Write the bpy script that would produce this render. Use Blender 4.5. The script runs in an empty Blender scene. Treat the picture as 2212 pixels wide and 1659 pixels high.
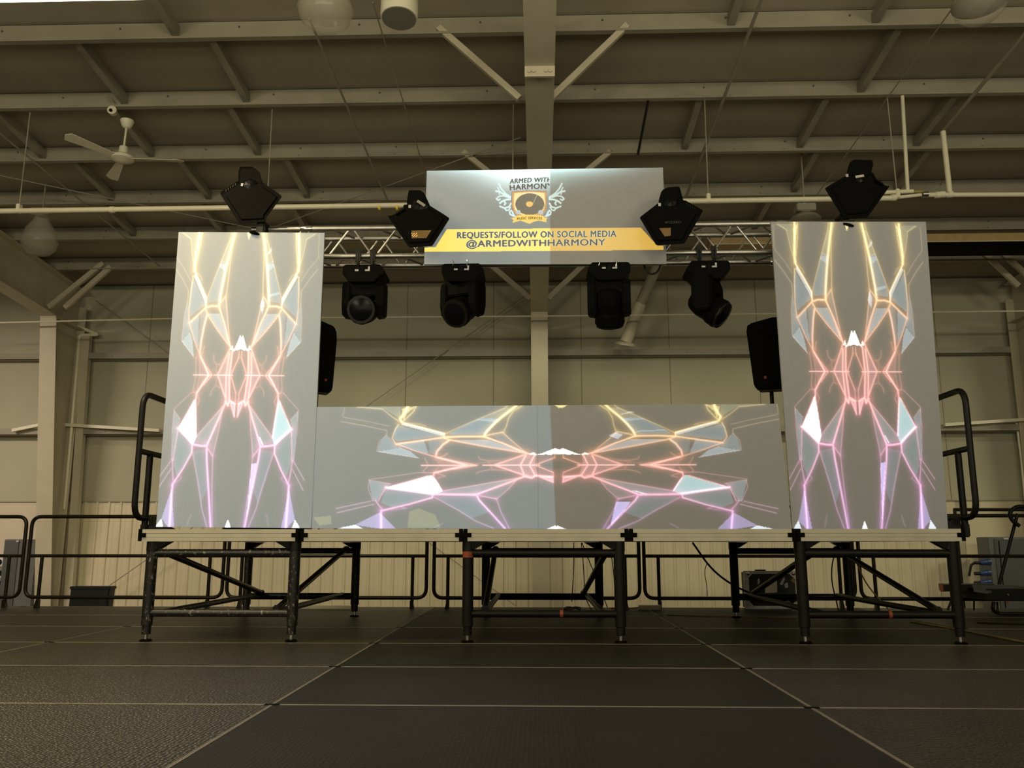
import bpy, bmesh, math, random
import numpy as np
from mathutils import Vector, Matrix
random.seed(7)
C = bpy.context.scene.collection
PI = math.pi

# ------------------------------------------------------------------ camera
F = 1830.0; TH = math.radians(10.7); YAW = math.radians(1.753); CAMZ = 0.72
cd = bpy.data.cameras.new('camera'); cam = bpy.data.objects.new('camera', cd); C.objects.link(cam)
cam.location = (0, 0, CAMZ); cam.rotation_euler = (PI/2+TH, 0, YAW)
cd.sensor_fit = 'HORIZONTAL'; cd.sensor_width = 36.0; cd.lens = F/2212*36.0; cd.clip_end = 100
bpy.context.scene.camera = cam
sc = bpy.context.scene
sc.view_settings.view_transform = 'Standard'; sc.view_settings.look = 'None'
sc.view_settings.exposure = 0.0; sc.view_settings.gamma = 1.0; sc.view_settings.use_curve_mapping = False
sc.cycles.use_denoising = True
sc.cycles.max_bounces = 6; sc.cycles.diffuse_bounces = 3; sc.cycles.glossy_bounces = 3
sc.cycles.transmission_bounces = 4; sc.cycles.sample_clamp_indirect = 3.0
sc.cycles.caustics_reflective = False; sc.cycles.caustics_refractive = False

# ------------------------------------------------------------------ world and lights
w = bpy.data.worlds.new('world'); sc.world = w; w.use_nodes = True
w.node_tree.nodes['Background'].inputs[0].default_value = (1.0, 0.80, 0.52, 1)
w.node_tree.nodes['Background'].inputs[1].default_value = 0.10

def area(name, loc, target, size, power, col, spread=180):
    l = bpy.data.lights.new(name, 'AREA'); l.energy = power; l.color = col
    l.shape = 'RECTANGLE'; l.size = size[0]; l.size_y = size[1]; l.spread = math.radians(spread)
    o = bpy.data.objects.new(name, l); C.objects.link(o); o.location = loc
    o.rotation_euler = (Vector(target)-Vector(loc)).to_track_quat('-Z', 'Y').to_euler()
    return o
WARM = (1.0, 0.90, 0.64)
area('hall_or_fill_light', (-6.5, -3.5, 4.6), (-3.5, 12, 0.2), (2.4, 0.5), 195, WARM)
area('hall_or_fill_light', (0.5, -6.0, 4.8), (0, 12, 0.4), (2.4, 0.5), 195, WARM)
area('hall_or_fill_light', (7.0, -3.0, 4.6), (4.5, 12, 0.2), (2.4, 0.5), 150, WARM)
area('hall_or_fill_light', (-10.5, 9.4, 4.4), (-9.0, 14, -0.8), (1.6, 0.4), 85, (1.0, 0.82, 0.66), 110)
area('hall_or_fill_light', (10.5, 9.4, 4.4), (8.6, 14, -0.8), (1.6, 0.4), 42, WARM, 110)  # unseen light added to brighten the right end of the lower wall
area('hall_or_fill_light', (0.0, 11.7, 4.4), (0, 14, -0.9), (12.0, 0.2), 80, WARM, 125)  # unseen wall wash added to brighten the lower back wall
# unseen fill added behind the camera to brighten the roof
area('roof_fill_light', (0.0, -1.5, 2.0), (0, 3.2, 6.4), (12.0, 2.0), 165, WARM, 110)

# ------------------------------------------------------------------ pixel -> point on a real plane
FW = Vector((-math.sin(YAW)*math.cos(TH), math.cos(YAW)*math.cos(TH), math.sin(TH)))
RT = Vector((math.cos(YAW), math.sin(YAW), 0)); UP = RT.cross(FW); CP = Vector((0, 0, CAMZ))
def ray(x, y): return FW + RT*((x-1106)/F) + UP*((829.5-y)/F)
def aY(x, y, Y): r = ray(x, y); return CP + r*(Y/r.y)
def aZ(x, y, Z): r = ray(x, y); return CP + r*((Z-CAMZ)/r.z)
def aX(x, y, X): r = ray(x, y); return CP + r*(X/r.x)

# ------------------------------------------------------------------ materials
def mat(name, col, rough=0.6, metal=0.0, noise=0.0, nscale=8.0, bump=0.0, bscale=60.0, emit=None, es=0.0, trans=0.0, spec=0.5):
    m = bpy.data.materials.new(name); m.use_nodes = True; nt = m.node_tree; b = nt.nodes['Principled BSDF']
    b.inputs['Base Color'].default_value = (*col, 1); b.inputs['Roughness'].default_value = rough
    b.inputs['Metallic'].default_value = metal; b.inputs['Specular IOR Level'].default_value = spec
    if trans: b.inputs['Transmission Weight'].default_value = trans
    tc = nt.nodes.new('ShaderNodeTexCoord')
    n = nt.nodes.new('ShaderNodeTexNoise'); n.inputs['Scale'].default_value = nscale; n.inputs['Detail'].default_value = 5
    nt.links.new(tc.outputs['Object'], n.inputs['Vector'])
    mx = nt.nodes.new('ShaderNodeMix'); mx.data_type = 'RGBA'; mx.blend_type = 'MULTIPLY'
    mx.inputs[0].default_value = 1.0; mx.inputs[6].default_value = (*col, 1)
    mr = nt.nodes.new('ShaderNodeMapRange'); mr.inputs['From Min'].default_value = 0.3; mr.inputs['From Max'].default_value = 0.7
    mr.inputs['To Min'].default_value = 1-noise; mr.inputs['To Max'].default_value = 1+noise*0.5
    nt.links.new(n.outputs['Fac'], mr.inputs['Value']); nt.links.new(mr.outputs['Result'], mx.inputs[7])
    nt.links.new(mx.outputs[2], b.inputs['Base Color'])
    if bump:
        n2 = nt.nodes.new('ShaderNodeTexNoise'); n2.inputs['Scale'].default_value = bscale
        nt.links.new(tc.outputs['Object'], n2.inputs['Vector'])
        bp = nt.nodes.new('ShaderNodeBump'); bp.inputs['Strength'].default_value = bump; bp.inputs['Distance'].default_value = 0.01
        nt.links.new(n2.outputs['Fac'], bp.inputs['Height']); nt.links.new(bp.outputs['Normal'], b.inputs['Normal'])
    if emit:
        b.inputs['Emission Color'].default_value = (*emit, 1); b.inputs['Emission Strength'].default_value = es
    return m
M = {}
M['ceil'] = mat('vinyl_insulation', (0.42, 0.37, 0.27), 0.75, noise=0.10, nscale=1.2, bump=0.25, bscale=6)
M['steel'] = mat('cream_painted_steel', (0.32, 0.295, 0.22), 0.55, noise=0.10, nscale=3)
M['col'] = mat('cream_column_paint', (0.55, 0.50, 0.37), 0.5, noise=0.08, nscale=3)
M['liner'] = mat('cream_ribbed_liner', (0.68, 0.61, 0.43), 0.45, noise=0.06, nscale=2)
M['lower'] = mat('pale_wall_board', (0.62, 0.55, 0.42), 0.6, noise=0.06, nscale=2)
M['pipe'] = mat('white_pipe_paint', (0.80, 0.76, 0.58), 0.35, noise=0.05)
M['white'] = mat('white_enamel', (0.72, 0.68, 0.52), 0.35, noise=0.05)
M['black'] = mat('black_powder_coat', (0.010, 0.009, 0.008), 0.45, noise=0.2, bump=0.15, bscale=120, spec=0.22)
M['plastic'] = mat('black_plastic', (0.0042, 0.0040, 0.0036), 0.6, noise=0.2, bump=0.1, bscale=200, spec=0.04)
M['rail'] = mat('black_rail_paint', (0.014, 0.011, 0.007), 0.35, noise=0.4, nscale=20, spec=0.3)
M['alu'] = mat('mill_aluminium', (0.50, 0.49, 0.46), 0.40, metal=1.0, noise=0.12, nscale=30)
M['fascia'] = mat('dull_aluminium_edge', (0.60, 0.56, 0.45), 0.5, metal=0.25, noise=0.10, nscale=5)
M['seam'] = mat('deck_edge_aluminium', (0.40, 0.37, 0.30), 0.45, metal=0.5, noise=0.3, nscale=9)
M['chrome'] = mat('bright_zinc', (0.8, 0.8, 0.78), 0.2, metal=1.0)
M['grille'] = mat('black_speaker_grille', (0.004, 0.004, 0.004), 0.7, bump=0.5, bscale=500, spec=0.1)
M['lens'] = mat('dark_lens_glass', (0.004, 0.004, 0.005), 0.25, spec=0.1)
M['label'] = mat('white_label', (0.55, 0.55, 0.55), 0.5, noise=0.4, nscale=200)
M['orange'] = mat('orange_badge', (0.35, 0.06, 0.02), 0.5)
M['mark'] = mat('orange_tape', (0.30, 0.06, 0.02), 0.6)
M['grey'] = mat('grey_enclosure_paint', (0.13, 0.135, 0.13), 0.5, noise=0.08)
M['greyd'] = mat('dark_grey_enclosure_paint', (0.085, 0.09, 0.09), 0.5, noise=0.08)
M['blue'] = mat('blue_connector', (0.02, 0.05, 0.16), 0.4)
M['yellow'] = mat('yellow_tape', (0.75, 0.55, 0.05), 0.5)
M['cord'] = mat('yellow_cord', (0.28, 0.20, 0.06), 0.5)
M['tan'] = mat('tan_wood_beam', (0.55, 0.38, 0.17), 0.6, noise=0.15)
M['glass'] = mat('clear_lamp_glass', (0.62, 0.58, 0.46), 0.12)
M['glass'].node_tree.nodes['Principled BSDF'].inputs['Alpha'].default_value = 0.32
M['concrete'] = mat('concrete_floor', (0.20, 0.18, 0.15), 0.6, noise=0.2, nscale=1)
M['tube'] = mat('lit_lamp_diffuser', (1, 0.95, 0.8), 0.5, emit=(1.0, 0.86, 0.55), es=7.0)
M['lampled'] = mat('amber_display', (0.3, 0.18, 0.04), 0.3, emit=(1.0, 0.62, 0.2), es=1.1)
M['amber'] = mat('amber_window', (0.22, 0.13, 0.04), 0.25)
M['text_grey'] = mat('faint_grey_print', (0.05, 0.05, 0.055), 0.5)
M['tub'] = mat('black_storage_tub', (0.016, 0.018, 0.020), 0.5)
M['wood'] = mat('stickered_case_board', (0.02, 0.018, 0.016), 0.6)

# wall sheet with faint vertical sheet joints
def wall_mat():
    m = mat('wall_insulation_sheet', (0.45, 0.43, 0.31), 0.7, noise=0.10, nscale=0.8, bump=0.2, bscale=5)
    nt = m.node_tree; b = nt.nodes['Principled BSDF']
    src = b.inputs['Base Color'].links[0].from_socket
    tc = [n for n in nt.nodes if n.type == 'TEX_COORD'][0]
    sp = nt.nodes.new('ShaderNodeSeparateXYZ'); nt.links.new(tc.outputs['Object'], sp.inputs[0])
    a = nt.nodes.new('ShaderNodeMath'); a.operation = 'PINGPONG'; a.inputs[1].default_value = 0.76
    nt.links.new(sp.outputs['X'], a.inputs[0])
    g = nt.nodes.new('ShaderNodeMath'); g.operation = 'GREATER_THAN'; g.inputs[1].default_value = 0.752
    nt.links.new(a.outputs[0], g.inputs[0])
    mx = nt.nodes.new('ShaderNodeMix'); mx.data_type = 'RGBA'; mx.inputs[7].default_value = (0.24, 0.21, 0.14, 1)
    nt.links.new(g.outputs[0], mx.inputs[0]); nt.links.new(src, mx.inputs[6]); nt.links.new(mx.outputs[2], b.inputs['Base Color'])
    return m
M['wall'] = wall_mat()

def chipped():
    m = mat('chipped_black_paint', (0.014, 0.013, 0.012), 0.4, noise=0.2)
    nt = m.node_tree; b = nt.nodes['Principled BSDF']
    src = b.inputs['Base Color'].links[0].from_socket
    tc = [n for n in nt.nodes if n.type == 'TEX_COORD'][0]
    mp = nt.nodes.new('ShaderNodeMapping'); mp.inputs['Scale'].default_value = (1.6, 1.6, 1); nt.links.new(tc.outputs['Object'], mp.inputs[0])
    n = nt.nodes.new('ShaderNodeTexNoise'); n.inputs['Scale'].default_value = 22; n.inputs['Detail'].default_value = 8; n.inputs['Roughness'].default_value = 0.75
    nt.links.new(mp.outputs[0], n.inputs['Vector'])
    r = nt.nodes.new('ShaderNodeValToRGB'); r.color_ramp.elements[0].position = 0.585; r.color_ramp.elements[1].position = 0.615
    nt.links.new(n.outputs['Fac'], r.inputs[0])
    mx = nt.nodes.new('ShaderNodeMix'); mx.data_type = 'RGBA'; mx.inputs[7].default_value = (0.30, 0.28, 0.24, 1)
    nt.links.new(r.outputs[0], mx.inputs[0]); nt.links.new(src, mx.inputs[6]); nt.links.new(mx.outputs[2], b.inputs['Base Color'])
    return m
M['chip'] = chipped()

def deck_mat(name, col, rough, strength, spec):
    m = bpy.data.materials.new(name); m.use_nodes = True; nt = m.node_tree; b = nt.nodes['Principled BSDF']
    tc = nt.nodes.new('ShaderNodeTexCoord')
    n = nt.nodes.new('ShaderNodeTexNoise'); n.inputs['Scale'].default_value = 2.2; n.inputs['Detail'].default_value = 8
    nt.links.new(tc.outputs['Object'], n.inputs['Vector'])
    r = nt.nodes.new('ShaderNodeValToRGB')
    r.color_ramp.elements[0].color = (*[c*0.75 for c in col], 1); r.color_ramp.elements[1].color = (*[c*1.35 for c in col], 1)
    r.color_ramp.elements[0].position = 0.3; r.color_ramp.elements[1].position = 0.75
    nt.links.new(n.outputs['Fac'], r.inputs[0])
    # sparse scuffs
    mp = nt.nodes.new('ShaderNodeMapping'); mp.inputs['Scale'].default_value = (1, 4, 1); mp.inputs['Rotation'].default_value = (0, 0, 0.5)
    nt.links.new(tc.outputs['Object'], mp.inputs[0])
    n3 = nt.nodes.new('ShaderNodeTexNoise'); n3.inputs['Scale'].default_value = 7; n3.inputs['Detail'].default_value = 6
    nt.links.new(mp.outputs[0], n3.inputs['Vector'])
    r3 = nt.nodes.new('ShaderNodeValToRGB'); r3.color_ramp.elements[0].position = 0.70; r3.color_ramp.elements[1].position = 0.78
    nt.links.new(n3.outputs['Fac'], r3.inputs[0])
    mx = nt.nodes.new('ShaderNodeMix'); mx.data_type = 'RGBA'; mx.inputs[7].default_value = (0.07, 0.055, 0.035, 1)
    sm = nt.nodes.new('ShaderNodeMath'); sm.operation = 'MULTIPLY'; sm.inputs[1].default_value = 0.6
    nt.links.new(r3.outputs[0], sm.inputs[0]); nt.links.new(sm.outputs[0], mx.inputs[0])
    nt.links.new(r.outputs[0], mx.inputs[6]); nt.links.new(mx.outputs[2], b.inputs['Base Color'])
    b.inputs['Roughness'].default_value = rough; b.inputs['Specular IOR Level'].default_value = spec
    # small raised hexagon grip pattern
    v = nt.nodes.new('ShaderNodeTexVoronoi'); v.inputs['Scale'].default_value = 55; v.inputs['Randomness'].default_value = 0.45
    nt.links.new(tc.outputs['Object'], v.inputs['Vector'])
    bp = nt.nodes.new('ShaderNodeBump'); bp.inputs['Strength'].default_value = strength; bp.inputs['Distance'].default_value = 0.012
    nt.links.new(v.outputs['Distance'], bp.inputs['Height']); nt.links.new(bp.outputs['Normal'], b.inputs['Normal'])
    return m
M['deck'] = deck_mat('black_deck_board', (0.0165, 0.017, 0.0125), 0.5, 0.3, 0.12)
M['deckhex'] = deck_mat('black_grip_deck_board', (0.024, 0.022, 0.014), 0.40, 1.0, 0.5)

def screen_mat():
    m = bpy.data.materials.new('projected_screen_cloth'); m.use_nodes = True; nt = m.node_tree; b = nt.nodes['Principled BSDF']
    n = nt.nodes.new('ShaderNodeTexNoise'); n.inputs['Scale'].default_value = 40
    mr = nt.nodes.new('ShaderNodeMapRange'); mr.inputs['To Min'].default_value = 0.32; mr.inputs['To Max'].default_value = 0.36
    nt.links.new(n.outputs['Fac'], mr.inputs['Value'])
    cc = nt.nodes.new('ShaderNodeCombineColor')
    for i in range(3): nt.links.new(mr.outputs['Result'], cc.inputs[i])
    nt.links.new(cc.outputs[0], b.inputs['Base Color'])
    b.inputs['Roughness'].default_value = 0.9; b.inputs['Specular IOR Level'].default_value = 0.1
    a = nt.nodes.new('ShaderNodeAttribute'); a.attribute_name = 'projected'
    nt.links.new(a.outputs['Color'], b.inputs['Emission Color']); b.inputs['Emission Strength'].default_value = 1.0
    return m
M['screen'] = screen_mat()
M['panel'] = mat('white_panel_edge', (0.5, 0.5, 0.47), 0.7)

# ------------------------------------------------------------------ mesh builder
class MB:
    def __init__(s): s.v = []; s.f = []
    def add(s, vs, fs):
        o = len(s.v); s.v += [Vector(p) for p in vs]; s.f += [tuple(i+o for i in f) for f in fs]; return s
    def box(s, a, b):
        x0, y0, z0 = [min(a[i], b[i]) for i in range(3)]; x1, y1, z1 = [max(a[i], b[i]) for i in range(3)]
        return s.add([(x0,y0,z0),(x1,y0,z0),(x1,y1,z0),(x0,y1,z0),(x0,y0,z1),(x1,y0,z1),(x1,y1,z1),(x0,y1,z1)],
                     [(0,3,2,1),(4,5,6,7),(0,1,5,4),(1,2,6,5),(2,3,7,6),(3,0,4,7)])
    def beam(s, p, q, wd, ht, up=(0, 0, 1)):
        p, q = Vector(p), Vector(q); d = (q-p).normalized(); u = Vector(up)
        sd = d.cross(u).normalized(); u = sd.cross(d).normalized()
        vs = []
        for e in (p, q):
            for a, b in ((-1,-1),(1,-1),(1,1),(-1,1)): vs.append(e+sd*(a*wd/2)+u*(b*ht/2))
        return s.add(vs, [(3,2,1,0),(4,5,6,7),(0,1,5,4),(1,2,6,5),(2,3,7,6),(3,0,4,7)])
    def tube(s, pts, r, n=12, closed=False, cap=True):
        pts = [Vector(p) for p in pts]; N = len(pts); rs = r if isinstance(r, (list, tuple)) else [r]*N
        tang = []
        for i in range(N):
            a = pts[i-1] if (i > 0 or closed) else pts[i]; b = pts[(i+1) % N] if (i < N-1 or closed) else pts[i]
            tang.append((b-a).normalized())
        ref = Vector((0, 0, 1)) if abs(tang[0].z) < 0.9 else Vector((1, 0, 0))
        u = tang[0].cross(ref).normalized(); vs = []
        for i in range(N):
            u = (u - tang[i]*u.dot(tang[i])).normalized(); v = tang[i].cross(u)
            for k in range(n):
                a = 2*PI*k/n; vs.append(pts[i]+(u*math.cos(a)+v*math.sin(a))*rs[i])
        fs = []
        for i in range(N if closed else N-1):
            j = (i+1) % N
            for k in range(n): fs.append((i*n+k, i*n+(k+1) % n, j*n+(k+1) % n, j*n+k))
        if not closed and cap: fs += [tuple(range(n))[::-1], tuple((N-1)*n+k for k in range(n))]
        return s.add(vs, fs)
    def prism(s, poly, dvec, poly2=None):
        n = len(poly); P = [Vector(p) for p in poly]; Q = [Vector(p) for p in (poly2 or P)]
        d = Vector(dvec)
        return s.add(P+[q+d for q in Q], [tuple(range(n)), tuple(range(2*n-1, n-1, -1))]+[(i, i+n, (i+1) % n+n, (i+1) % n) for i in range(n)])
    def lathe(s, prof, o, axis=(0, 0, 1), n=24):
        ax = Vector(axis).normalized(); ref = Vector((1, 0, 0)) if abs(ax.x) < 0.9 else Vector((0, 1, 0))
        u = ax.cross(ref).normalized(); v = ax.cross(u); o = Vector(o); vs = []
        for r, h in prof:
            for k in range(n):
                a = 2*PI*k/n; vs.append(o+ax*h+(u*math.cos(a)+v*math.sin(a))*r)
        fs = []
        for i in range(len(prof)-1):
            for k in range(n): fs.append((i*n+k, i*n+(k+1) % n, (i+1)*n+(k+1) % n, (i+1)*n+k))
        fs += [tuple(range(n))[::-1], tuple((len(prof)-1)*n+k for k in range(n))]
        return s.add(vs, fs)
    def xf(s, m): s.v = [m @ p for p in s.v]; return s
    def build(s, name, m, parent=None, loc=None, smooth=False, bevel=0.0, label=None):
        base = Vector(loc) if loc is not None else Vector((0, 0, 0))
        if parent is not None:
            base = Vector((0, 0, 0)); q = parent
            while q is not None: base = base+Vector(q.location); q = q.parent
        me = bpy.data.meshes.new(name); me.from_pydata([p-base for p in s.v], [], s.f); me.update()
        bm = bmesh.new(); bm.from_mesh(me); bmesh.ops.recalc_face_normals(bm, faces=bm.faces)
        if bevel: 
            bmesh.ops.bevel(bm, geom=[e for e in bm.edges if e.is_manifold and e.calc_face_angle(0) > 0.5], offset=bevel, segments=2, affect='EDGES', clamp_overlap=True)
        if smooth:
            for f in bm.faces: f.smooth = True
            for e in bm.edges:
                if e.is_manifold and e.calc_face_angle(0) > 0.7: e.smooth = False
        bm.to_mesh(me); bm.free()
        o = bpy.data.objects.new(name, me); me.materials.append(M[m] if isinstance(m, str) else m); C.objects.link(o)
        if parent is not None: o.parent = parent
        elif loc is not None: o.location = loc
        if label: o['label'] = label
        return o
def B(): return MB()
def tag(o, label, cat, group=None, kind=None):
    o['label'] = label; o['category'] = cat
    if group: o['group'] = group
    if kind: o['kind'] = kind
    return o
def T(name, label, cat, loc, group=None, kind=None):
    o = bpy.data.objects.new(name, None); C.objects.link(o); o.location = loc; o.empty_display_size = 0.1
    return tag(o, label, cat, group, kind)
def struct(o): o['kind'] = 'structure'; return o
def arc(pts, rad, k=6):
    """round the inner corners of a polyline"""
    P = [Vector(p) for p in pts]; out = [P[0]]
    for i in range(1, len(P)-1):
        a = (P[i-1]-P[i]); b = (P[i+1]-P[i]); r = min(rad, a.length*0.49, b.length*0.49); a.normalize(); b.normalize()
        p0, p2 = P[i]+a*r, P[i]+b*r
        for t in range(k+1):
            t /= k; out.append(p0*(1-t)**2+P[i]*2*t*(1-t)+p2*t*t)
    out.append(P[-1]); return out
def dup(root, delta, label=None, group=None):
    r = root.copy(); C.objects.link(r); r.location = Vector(root.location)+Vector(delta)
    if label: r['label'] = label
    if group: r['group'] = group
    for ch in list(root.children):
        c = ch.copy(); C.objects.link(c); c.parent = r
        for g in list(ch.children):
            d = g.copy(); C.objects.link(d); d.parent = c
    return r
ORD = ['first', 'second', 'third', 'fourth', 'fifth', 'sixth', 'seventh', 'eighth']

# ================================================================== BUILDING
WY = 14.35; HF = -1.0
def zb(Y): return 6.25-Y/12.0                  # underside of the purlins
def face(Y0, Y1): return
struct(B().box((-16, -10, HF-0.1), (16, WY+0.1, HF)).build('floor', 'concrete'))
wall = struct(B().box((-16, WY, HF), (16, WY+0.15, zb(WY)+0.2)).build('wall_back', 'wall'))
struct(B().box((-16.15, -10, HF), (-16, WY+0.15, 7.4)).build('wall_left', 'wall'))
struct(B().box((16, -10, HF), (16.15, WY+0.15, 7.4)).build('wall_right', 'wall'))
c = B(); zr = lambda Y: zb(Y)+0.235
c.add([(-16.1, -10, zr(-10)), (16.1, -10, zr(-10)), (16.1, WY+0.15, zr(WY+0.15)), (-16.1, WY+0.15, zr(WY+0.15)),
       (-16.1, -10, zr(-10)+0.1), (16.1, -10, zr(-10)+0.1), (16.1, WY+0.15, zr(WY+0.15)+0.1), (-16.1, WY+0.15, zr(WY+0.15)+0.1)],
      [(0,3,2,1),(4,5,6,7),(0,1,5,4),(1,2,6,5),(2,3,7,6),(3,0,4,7)])
struct(c.build('ceiling', 'ceil'))

# liner below the lowest girt
ztop = aY(600, 1084, WY-0.02).z
xl = aY(152, 1150, WY).x; xr = aY(2050, 1150, WY).x
m = B(); prof = []; x = xl; s = 0.203
while x < xr:
    for dx, dy in ((0, 0), (0.016, 0.022), (0.040, 0.022), (0.056, 0), (0.105, 0), (0.110, 0.004), (0.118, 0.004), (0.123, 0)): prof.append((x+dx, WY-0.006-dy))
    x += s
prof.append((x, WY-0.006)); n = len(prof)
m.add([(a, b, HF) for a, b in prof]+[(a, b, ztop) for a, b in prof], [(i, i+1, n+i+1, n+i) for i in range(n-1)])
lp = m.build('liner_panel', 'liner', wall); lp['label'] = 'cream ribbed metal liner over the lower back wall'
B().box((-15.9, WY-0.012, HF), (xl-0.03, WY, ztop)).build('lower_panel', 'lower', wall)
B().box((xr+0.25, WY-0.012, HF), (15.9, WY, ztop)).build('lower_panel', 'liner', wall)
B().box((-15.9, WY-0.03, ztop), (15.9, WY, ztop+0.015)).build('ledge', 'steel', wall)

# girts on the back wall (Z sections)
for yy, hh, lab in ((768, 0.20, 'upper'), (932, 0.20, 'lower')):
    z = aY(600, yy+5, WY-0.2).z
    g = T('wall_girt', f'{lab} of the two long horizontal cream steel girts on the back wall', 'girt', (0, WY-0.1, z), 'wall girts')
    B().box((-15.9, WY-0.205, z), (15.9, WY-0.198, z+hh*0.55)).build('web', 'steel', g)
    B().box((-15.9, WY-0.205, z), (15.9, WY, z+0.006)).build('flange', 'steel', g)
    mm = B()
    for k in range(0, 26):
        X = -8.0+random.random()*0+k*0.62
        mm.lathe([(0.008, 0), (0.008, 0.006)], (X, WY-0.2045, z+0.05), (0, -1, 0), 6)
    h = mm.build('bolt', 'greyd', g); h['kind'] = 'stuff'
z = aY(400, 622, WY-0.35).z
g = B().tube([(aY(205, 626, WY-0.35).x, WY-0.35, z), (-0.15, WY-0.35, z)], 0.065, 16).build('eave_pipe', 'steel', loc=(-4, WY-0.35, z), smooth=True)
g.data.transform(Matrix.Translation((4, -(WY-0.35), -z)))
tag(g, 'thick cream horizontal pipe under the eave between left and centre columns', 'pipe')

# steel frames
RD = 0.74
def frame(Xc, who, nm):
    fl = 0.27; YK = 13.25; zk = zb(YK)-RD
    col = T('steel_column', f'cream tapered steel column at the {who} of the back wall', 'column', (Xc, WY-0.3, HF), 'steel frame columns')
    tf, tw = 0.014, 0.01
    yb = 14.02
    B().prism([(Xc-fl/2, YK, zk), (Xc+fl/2, YK, zk), (Xc+fl/2, yb, HF), (Xc-fl/2, yb, HF)], (0, tf, 0)).build('inner_flange', 'col', col)
    B().prism([(Xc-tw/2, YK+tf, zk), (Xc-tw/2, WY-0.215, zk), (Xc-tw/2, WY-0.215, HF), (Xc-tw/2, yb+tf, HF)], (tw, 0, 0)).build('web', 'col', col)
    B().box((Xc-fl/2, WY-0.215, HF), (Xc+fl/2, WY-0.203, zk+0.4)).build('outer_flange', 'col', col)
    B().box((Xc-fl/2, YK-0.01, zk-0.02), (Xc+fl/2, WY-0.22, zk)).build('knee_plate', 'col', col)
    raf = T('roof_rafter', f'deep cream steel rafter running overhead from the {who} column', 'rafter', (Xc, 6, zb(6)-RD), 'steel roof rafters')
    Y0 = 2.0
    B().prism([(Xc-fl/2, Y0, zb(Y0)-RD), (Xc+fl/2, Y0, zb(Y0)-RD), (Xc+fl/2, YK, zk), (Xc-fl/2, YK, zk)], (0, 0, tf)).build('lower_flange', 'col', raf)
    B().prism([(Xc-tw/2, Y0, zb(Y0)-RD+tf), (Xc-tw/2, WY-0.22, zk), (Xc-tw/2, WY-0.22, zb(WY-0.22)-0.02), (Xc-tw/2, Y0, zb(Y0)-0.02)], (tw, 0, 0)).build('web', 'col', raf)
    B().prism([(Xc-fl/2, Y0, zb(Y0)-0.02), (Xc+fl/2, Y0, zb(Y0)-0.02), (Xc+fl/2, WY-0.22, zb(WY-0.22)-0.02), (Xc-fl/2, WY-0.22, zb(WY-0.22)-0.02)], (0, 0, tf)).build('upper_flange', 'col', raf)
    Ys = 6.95
    sp = B().box((Xc-fl/2, Ys-0.012, zb(Ys)-RD-0.10), (Xc+fl/2, Ys+0.012, zb(Ys)-0.03)).build('splice_plate', 'col', raf)
    for k in (-0.095, -0.055, 0.055, 0.095):
        B().lathe([(0.018, 0), (0.018, 0.014)], (Xc+k, Ys-0.012, zb(Ys)-RD-0.05), (0, -1, 0), 6).build('bolt', 'col', sp)
    Y = Ys+0.0
    for Yt in (9.0, 11.3):
        B().box((Xc-fl/2, Yt-0.006, zb(Yt)-RD), (Xc+fl/2, Yt+0.006, zb(Yt)-0.03)).build('stiffener', 'col', raf)
XC, XL, XR = 0.036, -8.04, 8.09
frame(XC, 'centre', 'c'); frame(XL, 'left end', 'l'); frame(XR, 'right end', 'r')

# purlins
PY = [7.53+1.126*i for i in range(6)]
for i, Y in enumerate(PY):
    z = zb(Y)
    p = T('roof_purlin', f'cream steel roof purlin running side to side, {ORD[i]} down from the top of the view', 'purlin', (0, Y, z), 'roof purlins')
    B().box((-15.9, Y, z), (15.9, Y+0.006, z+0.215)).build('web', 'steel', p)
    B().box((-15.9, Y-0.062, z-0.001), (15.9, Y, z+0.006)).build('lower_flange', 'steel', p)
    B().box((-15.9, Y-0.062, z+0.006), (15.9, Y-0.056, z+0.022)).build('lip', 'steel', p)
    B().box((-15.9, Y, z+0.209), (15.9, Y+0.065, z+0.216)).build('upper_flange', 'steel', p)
    mm = B(); rr = random.Random(i)
    for k in range(60):
        X = XC+(k-30)*0.30*(1 if abs(k-30) < 9 else 1.0)
        if abs(k-30) > 8 and k % 4: continue
        mm.lathe([(0.010, 0), (0.010, 0.006)], (X, Y, z+0.05), (0, -1, 0), 6)
        if k % 4 == 0: mm.lathe([(0.012, 0), (0.012, 0.006)], (X+0.02, Y, z+0.15), (0, -1, 0), 6)
    h = mm.build('bolt', 'greyd', p); h['kind'] = 'stuff'

# short struts between purlins; (purlin index of the far end, pixel where it meets it)
STR = [(0, 380, 75), (0, 1578, 38), (0, 1890, 38), (1, 270, 222), (1, 533, 215), (1, 1858, 190), (2, 95, 330), (2, 328, 332), (2, 558, 332),
       (2, 1478, 308), (2, 1727, 312), (2, 1978, 308), (3, 243, 420), (3, 452, 428), (3, 664, 428), (3, 1714, 408), (3, 1935, 402),
       (4, 290, 500), (4, 484, 495), (4, 666, 487), (4, 1628, 472)]
for k, (i, x, y) in enumerate(STR):
    Y = PY[i]; X = aY(x, y, Y).x; Yn = Y-1.126; zz = 0.11
    side = 'left' if X < 0 else 'right'
    o = B().beam((X, Yn+0.07, zb(Yn)+zz), (X, Y-0.003, zb(Y)+zz), 0.075, 0.10).build('purlin_strut', 'steel', loc=(X, Y, zb(Y)))
    o.data.transform(Matrix.Translation((-X, -Y, -zb(Y)))) if False else None
    for v in o.data.vertices: v.co = v.co
    nth = ORD[len([q for q in STR if q[0] == i and ((aY(q[1], q[2], Y).x < 0) == (X < 0)) and abs(aY(q[1], q[2], Y).x) < abs(X)])]
    tag(o, f'short cream roof strut at the {ORD[i]} purlin, {nth} {side} of the centre rafter', 'strut', 'struts between the purlins')

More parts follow.
